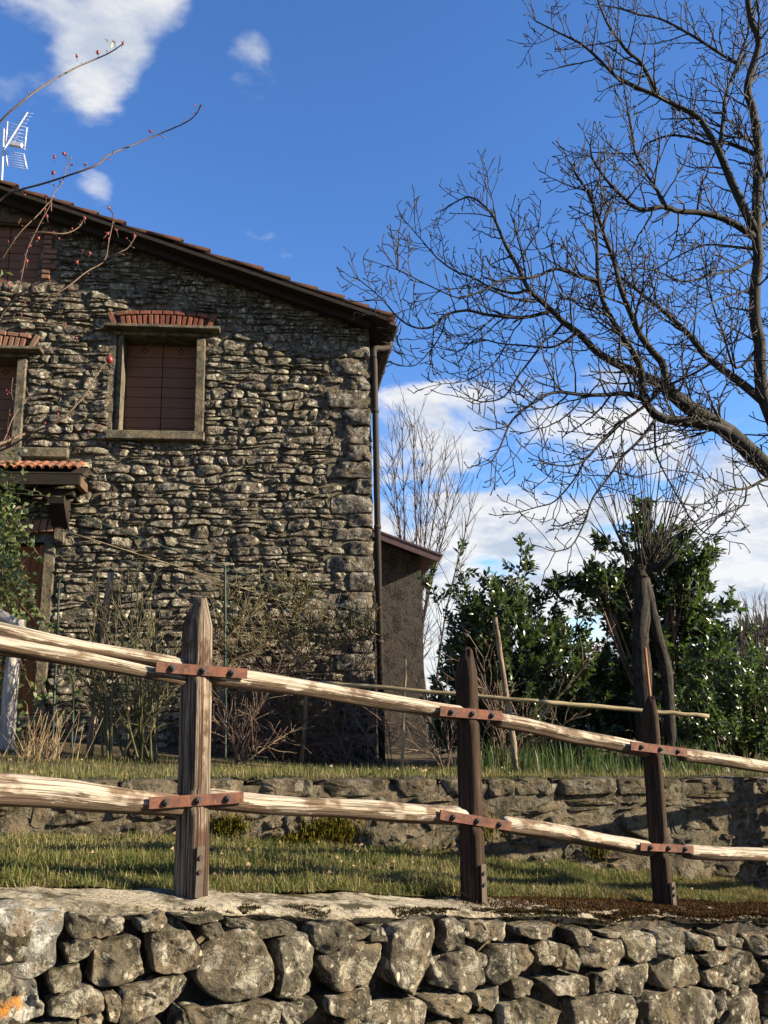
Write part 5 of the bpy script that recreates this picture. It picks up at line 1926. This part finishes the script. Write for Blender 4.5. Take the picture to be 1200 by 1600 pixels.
# ------------------------------------------------------------------ shrubs, canes and stakes in front of the house
def cane_shrub(name, label, base_px, Y, targets, mat, r0=.009, kids=4, wid=.18, per_t=1, side=.5):
    b = P(*base_px, Y)
    gz = terr(b.x, b.y)
    root = empty(name, (b.x, b.y, gz), label, 'shrub')
    m1 = MB()
    for (u, v) in targets:
        for t in range(per_t):
            e = P(u + random.gauss(0, 6), v + random.gauss(0, 6), Y + random.uniform(-.4, .3))
            g = Vector((b.x + random.uniform(-wid, wid), b.y + random.uniform(-.12, .12), gz - .04))
            mid_ = g.lerp(e, .5) + Vector((random.uniform(-.12, .12), random.uniform(-.1, .1), random.uniform(.0, .12)))
            pts = spline([g, mid_, e], 7)
            m1.tube(pts, taper(len(pts), r0, .0035), 6, True, lambda a, L: 1 + .12 * vn(L * 25, a))
            for i in range(4, len(pts)):
                for k in range(kids):
                    if random.random() < .42:
                        d = (pts[i] - pts[i - 1]).normalized()
                        q = stem(pts[i], d + rvec(side) + UP * .1, random.uniform(.08, .38), 5, .14, .03)
                        m1.tube(q, taper(6, .0045, .002), 4)
                        if random.random() < .5:
                            w = stem(q[3], (q[3] - q[2]).normalized() + rvec(.7), random.uniform(.05, .16), 3, .15)
                            m1.tube(w, taper(4, .003, .002), 4)
    m1.build('canes', mat, root)
    return root


cane_shrub('rose_bush', 'green-stemmed leafless rose bush between the left fence post and the door', (205, 1200), 7.7,
           [(150, 905), (185, 930), (215, 900), (140, 980), (130, 1000), (240, 985), (270, 1060), (255, 1100), (205, 1010), (170, 1030), (195, 960), (265, 1020), (225, 1060), (235, 940), (160, 950), (115, 1040)], 'green_stem', .011, 3, .25, 2)
cane_shrub('rose_stump', 'low reddish bare shrub at the foot of the house wall', (375, 1200), 8.3,
           [(330, 1120), (345, 1090), (395, 1110), (420, 1100), (440, 1060), (450, 1130), (360, 1140), (400, 1160)], 'brown_stem', .012, 4, .1)
cane_shrub('wiry_shrub', 'wiry bare shrub with arching twigs below the laurel', (712, 1200), 7.4,
           [(595, 1125), (640, 1130), (615, 1170), (650, 1085), (680, 1050), (690, 1090), (700, 1030), (640, 1060), (670, 1150), (665, 1110)], 'brown_stem', .006, 1, .12, 1, .25)
cane_shrub('twiggy_shrub', 'pale twigs standing among grass between the second and third posts', (775, 1205), 7.2,
           [(755, 1060), (765, 1030), (790, 1080), (740, 1080), (770, 1100), (800, 1120), (860, 1130), (900, 1080), (905, 1120), (745, 1030), (930, 1020)], 'brown_stem', .005, 2, .2, 1, .4)

cane_shrub('brier_tangle', 'dark brown tangle of bare briers along the foot of the house wall', (470, 1190), 9.45,
           [(u_, v_) for u_ in range(300, 596, 19) for v_ in (960 + (u_ * 37) % 60, 1040 + (u_ * 37) % 60, 1110 + (u_ * 53) % 50)], 'brown_stem', .006, 3, 1.1, 2, 1.0)

# old vine trained along the house wall
vb = P(470, 1195, 9.2)
vz = terr(vb.x, vb.y)
vine = empty('wall_vine', (vb.x, vb.y, vz), 'old leafless vine with thick grey arms trained along the house wall', 'vine')
mo, my = MB(), MB()
VP = lambda u, v, dy=0: P(u, v, 9.0 + dy)
g = Vector((vb.x, vb.y, vz - .05))
arms = [([g, VP(478, 1100), VP(470, 1040), VP(440, 1000), VP(420, 985)], .026, .02), ([VP(340, 1065, -.3), VP(365, 1032, -.3), VP(395, 1018, -.3), VP(420, 1004, -.3)], .024, .020),
        ([VP(338, 1010, -.2), VP(365, 985, -.2), VP(390, 960, -.2)], .018, .012), ([VP(452, 975), VP(466, 950), VP(480, 932)], .013, .010), ([VP(440, 1000), VP(480, 985), VP(530, 988), VP(560, 975)], .016, .010),
        ([VP(470, 1040), VP(520, 1005), VP(560, 1000), VP(585, 990)], .014, .008), ([VP(390, 960, -.2), VP(430, 930), VP(470, 920)], .012, .007), ([VP(340, 1000), VP(345, 960), VP(360, 930)], .010, .006)]
for c_, ra, rb in arms:
    pts = spline(c_, 6)
    mo.tube(pts, taper(len(pts), ra, rb), 8, True, lambda a, L: 1 + .2 * vn(math.cos(a) * 2, L * 12))
    for i in range(2, len(pts)):
        for k in range(6):
            if random.random() < .62:
                q = stem(pts[i], Vector((random.gauss(0, .7), random.gauss(-.2, .4), random.uniform(.1, 1.0))), random.uniform(.10, .45), 6, .20, .08)
                my.tube(q, taper(7, .0055, .0025), 5)
                if random.random() < .6:
                    w = stem(q[3], rvec() + UP * .6, random.uniform(.06, .2), 4, .2)
                    my.tube(w, taper(5, .004, .002), 4)
mo.build('arms', 'stake_wood', vine)
my.build('shoots', 'green_stem', vine)


def rod(name, label, cat, a, b, r0, r1, mat, sides=8, node=0.0, group=None, bend=0.0):
    n = 14
    a, b = Vector(a), Vector(b)
    pts = [a.lerp(b, i / n) + UP * bend * math.sin(math.pi * i / n) + rvec(.0025) for i in range(n + 1)]
    mb = MB()
    mb.tube(pts, taper(n + 1, r0, r1), sides, True, (lambda a_, L: 1 + .14 * max(0, 1 - abs(((L / node) % 1) - .5) * 14)) if node else (lambda a_, L: 1 + .10 * vn(math.cos(a_) * 2, math.sin(a_) * 2, L * 4)))
    return tag(mb.build(name, mat), label, cat, group)


def gnd(p, d=.05):
    return Vector((p.x, p.y, terr(p.x, p.y) - d))


rod('bamboo_pole', 'long horizontal bamboo pole tied across stakes behind the middle post', 'pole', P(505, 1066, 6.9), P(862, 1098, 6.7), .016, .016, 'cane', 8, .3)
rod('bamboo_pole', 'shorter horizontal bamboo pole running behind the third post', 'pole', P(842, 1097, 6.65), P(1107, 1119, 6.9), .019, .016, 'cane', 8, .28)
a_ = P(773, 965, 6.78)
b_ = P(810, 1205, 6.75)
rod('garden_stake', 'leaning grey wooden stake in front of the laurel bush', 'stake', gnd(b_), a_, .024, .020, 'stake_wood', 8, group='garden stakes')
a_ = P(635, 1028, 6.9)
rod('garden_stake', 'thin upright bamboo stake in front of the lean-to', 'stake', gnd(P(627, 1212, 6.9)), a_, .014, .012, 'cane', 7, .3, group='garden stakes')
a_ = P(173, 895, 7.9)
b_ = P(138, 1210, 7.9)
rod('garden_stake', 'dark rough stake leaning among the green rose canes', 'stake', gnd(b_), a_, .036, .030, 'stake_wood', 9, group='garden stakes')
for (u0_, v0_, u1_, lab) in ((93, 905, 83, 'thin green metal pole standing beside the door'), (116, 1040, 114, 'short green plant support left of the rose bush'), (352, 885, 353, 'green metal pole against the wall right of the first post')):
    a_ = P(u0_, v0_, 8.6)
    b_ = P(u1_, 1150, 8.6)
    rod('plant_support', lab, 'pole', gnd(b_), a_, .013, .012, 'green_metal', 7, group='green plant supports')
a_, b_ = W(ws(102, 832)[0], ws(102, 832)[1], .14), W(.05, ws(590, 994)[1], .12)
rod('training_cane', 'thin cane running slantwise across the house wall, the lower of two', 'cane', a_, b_, .008, .007, 'cane', 6, .4, bend=.02)
a_, b_ = W(ws(112, 803)[0], ws(112, 803)[1], .14), W(-.1, ws(575, 962)[1], .12)
rod('training_cane', 'dark rod running slantwise across the house wall, the upper of two', 'cane', a_, b_, .009, .008, 'green_metal', 6, bend=-.03)

# pale bare log post by the door, with a stub branch
lp = P(17, 1112, 8.0)
lg = empty('log_post', gnd(lp, 0), 'pale peeled log post with a side branch beside the door', 'post')
mb = MB()
mb.tube(spline([gnd(lp, .1), P(16, 1080, 8.0), P(22, 1020, 8.0), P(32, 968, 8.0)], 6), taper(19, .075, .058), 14, True, lambda a, L: 1 + .06 * vn(math.cos(a) * 2, math.sin(a) * 2, L * 3))
mb.build('trunk', 'grey_log', lg)
mb = MB()
mb.tube(spline([P(36, 988, 8.0), P(12, 968, 7.95), P(-30, 945, 7.9)], 5), taper(11, .055, .05), 12, True, lambda a, L: 1 + .06 * vn(math.cos(a) * 2, math.sin(a) * 2, L * 3))
mb.build('side_branch', 'grey_log', lg)

# ivy hanging from the porch and covering the ground at the left
ib = P(-10, 1190, 8.0)
ivy = empty('ivy', (ib.x, ib.y, terr(ib.x, ib.y)), 'pale green ivy hanging over the door at the left edge', 'ivy')
pos, dirs = [], []
mb = MB()
for i in range(50):
    u = random.uniform(-60, 42) if i % 3 else random.uniform(-60, 10)
    y_ = 8.35 + random.uniform(-.12, .12)
    p = P(u - 30, random.uniform(735, 800), y_)
    e = P(u, random.uniform(860, 1190), y_)
    pts = stem(p, e - p, (e - p).length, 12, .10)
    mb.tube(pts, taper(13, .006, .003), 4)
    for q in pts:
        for k in range(5):
            pos.append(tuple(q + rvec(.04)))
            dirs.append((random.gauss(0, .6), random.gauss(-.5, .5), random.gauss(-.2, .5)))
for i in range(1100):
    u, v = random.gauss(-5, 26), random.choice((random.gauss(810, 45), random.gauss(1000, 90), random.gauss(1140, 45)))
    pos.append(tuple(P(u, min(v, 1200), 8.2 + random.uniform(-.2, .15))))
    dirs.append((random.gauss(0, .6), random.gauss(-.5, .5), random.gauss(.0, .6)))
for (u0_, v0_, u1_, v1_) in ((10, 770, 95, 778), (0, 760, 60, 770), (20, 900, 55, 860)):
    pts = [P(u0_ + (u1_ - u0_) * k / 8, v0_ + (v1_ - v0_) * k / 8 + random.uniform(-3, 3), 8.3) for k in range(9)]
    mb.tube(pts, .003, 4)
    for q in pts[1:7:2]:
        pos.append(tuple(q))
        dirs.append((random.gauss(0, .5), -.6, .2))
trunk_i = [P(-25, 1205, 8.35), P(-20, 1000, 8.35), P(-28, 760, 8.35)]
trunk_i[0] = gnd(trunk_i[0])
mb.tube(spline(trunk_i, 6), taper(13, .03, .018), 7)
mb.build('vines', 'brown_stem', ivy)
V, F = leaves(np.array(pos), np.array(dirs), .066, .06, .12, .1)
np_mesh('foliage', V, F, 'ivy_leaf', ivy, kind='stuff')

# dry stalks at the left foot of the garden
db = P(55, 1205, 6.9)
dry = empty('dry_perennial', gnd(db, 0), 'clump of straw-coloured dry stalks at the left behind the lower rail', 'plant')
mb = MB()
for i in range(60):
    p = gnd(Vector((db.x + random.gauss(0, .12), db.y + random.gauss(0, .1), 0)), .03)
    q = stem(p, Vector((random.gauss(.15, .3), random.gauss(0, .25), 1)), random.uniform(.18, .5), 4, .06)
    mb.tube(q, taper(5, .004, .0015), 4)
mb.build('stalks', 'dry_stalk', dry)


# ------------------------------------------------------------------ grass and leaf litter
def grass(name, label, n, fn, hfn, wd, mat, lean=.55):
    pos, hs = [], []
    for i in range(n):
        r = fn()
        if r is None:
            continue
        pos.append(r)
        hs.append(hfn(r))
    pos, hs = np.array(pos), np.array(hs)
    V, F = blades(pos, hs, RNG.uniform(.6, 1.2, len(pos)) * wd, lean)
    o = np_mesh(name, V, F, mat)
    return tag(o, label, 'grass', kind='stuff')


def verge_pt():
    x = random.uniform(-2.8, 3.3)
    k = random.random()
    a, b = yfence(x) + .12 + .04 * vn(x * 3, 1), yw(x) + .02
    y = a + (b - a) * k
    c = fbm(x * 1.8, y * 1.8, 4)
    if random.random() > .78 + .45 * c:
        return None
    return (x, y, zstrip(x, y) - .005)


def verge_h(p):
    c = fbm(p[0] * 2.4, p[1] * 2.4, 12)
    return max(.012, (.034 + .085 * max(0, c + .05) + random.gauss(0, .014)))


grass('verge_grass', 'short patchy green and straw grass between the two walls', 110000, verge_pt, verge_h, .0021, 'grass', 1.0)


def terr_pt():
    x = random.uniform(-4.5, 8.5)
    w = random.random() ** 1.9 * (3.4 if x < 3 else 5.0)
    y = (yw(x) if x < 3.5 else yfence(x)) + .12 + w
    if random.random() > .55 + .6 * fbm(x * 1.4, y * 1.4, 9):
        return None
    return (x, y, terr(x, y) - .005)


grass('terrace_grass', 'rough grass along the top of the retaining wall', 60000, terr_pt, lambda p: max(.02, random.gauss(.06, .02)), .0022, 'grass', .6)


def tall_pt():
    u = random.choice((random.gauss(850, 40), random.gauss(930, 45), random.gauss(780, 30), random.gauss(1080, 50)))
    p = P(u, 1200, random.uniform(6.6, 7.6))
    return (p.x, p.y, terr(p.x, p.y) - .01)


grass('tall_grass', 'taller green blades growing between the second and third posts', 1100, tall_pt, lambda p: random.uniform(.10, .34), .0042, 'tall_grass', .35)

pos, dirs = [], []
for i in range(220):
    x = random.uniform(-2.4, .9) if i % 3 else random.uniform(-2.4, 3)
    k = random.random() ** .6
    a, b = yfence(x) + .1, yw(x)
    y = a + (b - a) * k
    pos.append((x, y, zstrip(x, y) + random.uniform(.01, .045)))
    dirs.append((random.gauss(0, 1), random.gauss(0, 1), random.gauss(0, .25)))
for i in range(300):
    x = random.uniform(-4, 4)
    y = yw(x) + .15 + random.random() * 3
    pos.append((x, y, terr(x, y) + random.uniform(.01, .05)))
    dirs.append((random.gauss(0, 1), random.gauss(0, 1), random.gauss(0, .25)))
V, F = leaves(np.array(pos), np.array(dirs), .032, .022, .4, .2)
tag(np_mesh('leaf_litter', V, F, 'dead_leaf'), 'dry brown fallen leaves scattered over the grass', 'leaves', kind='stuff')
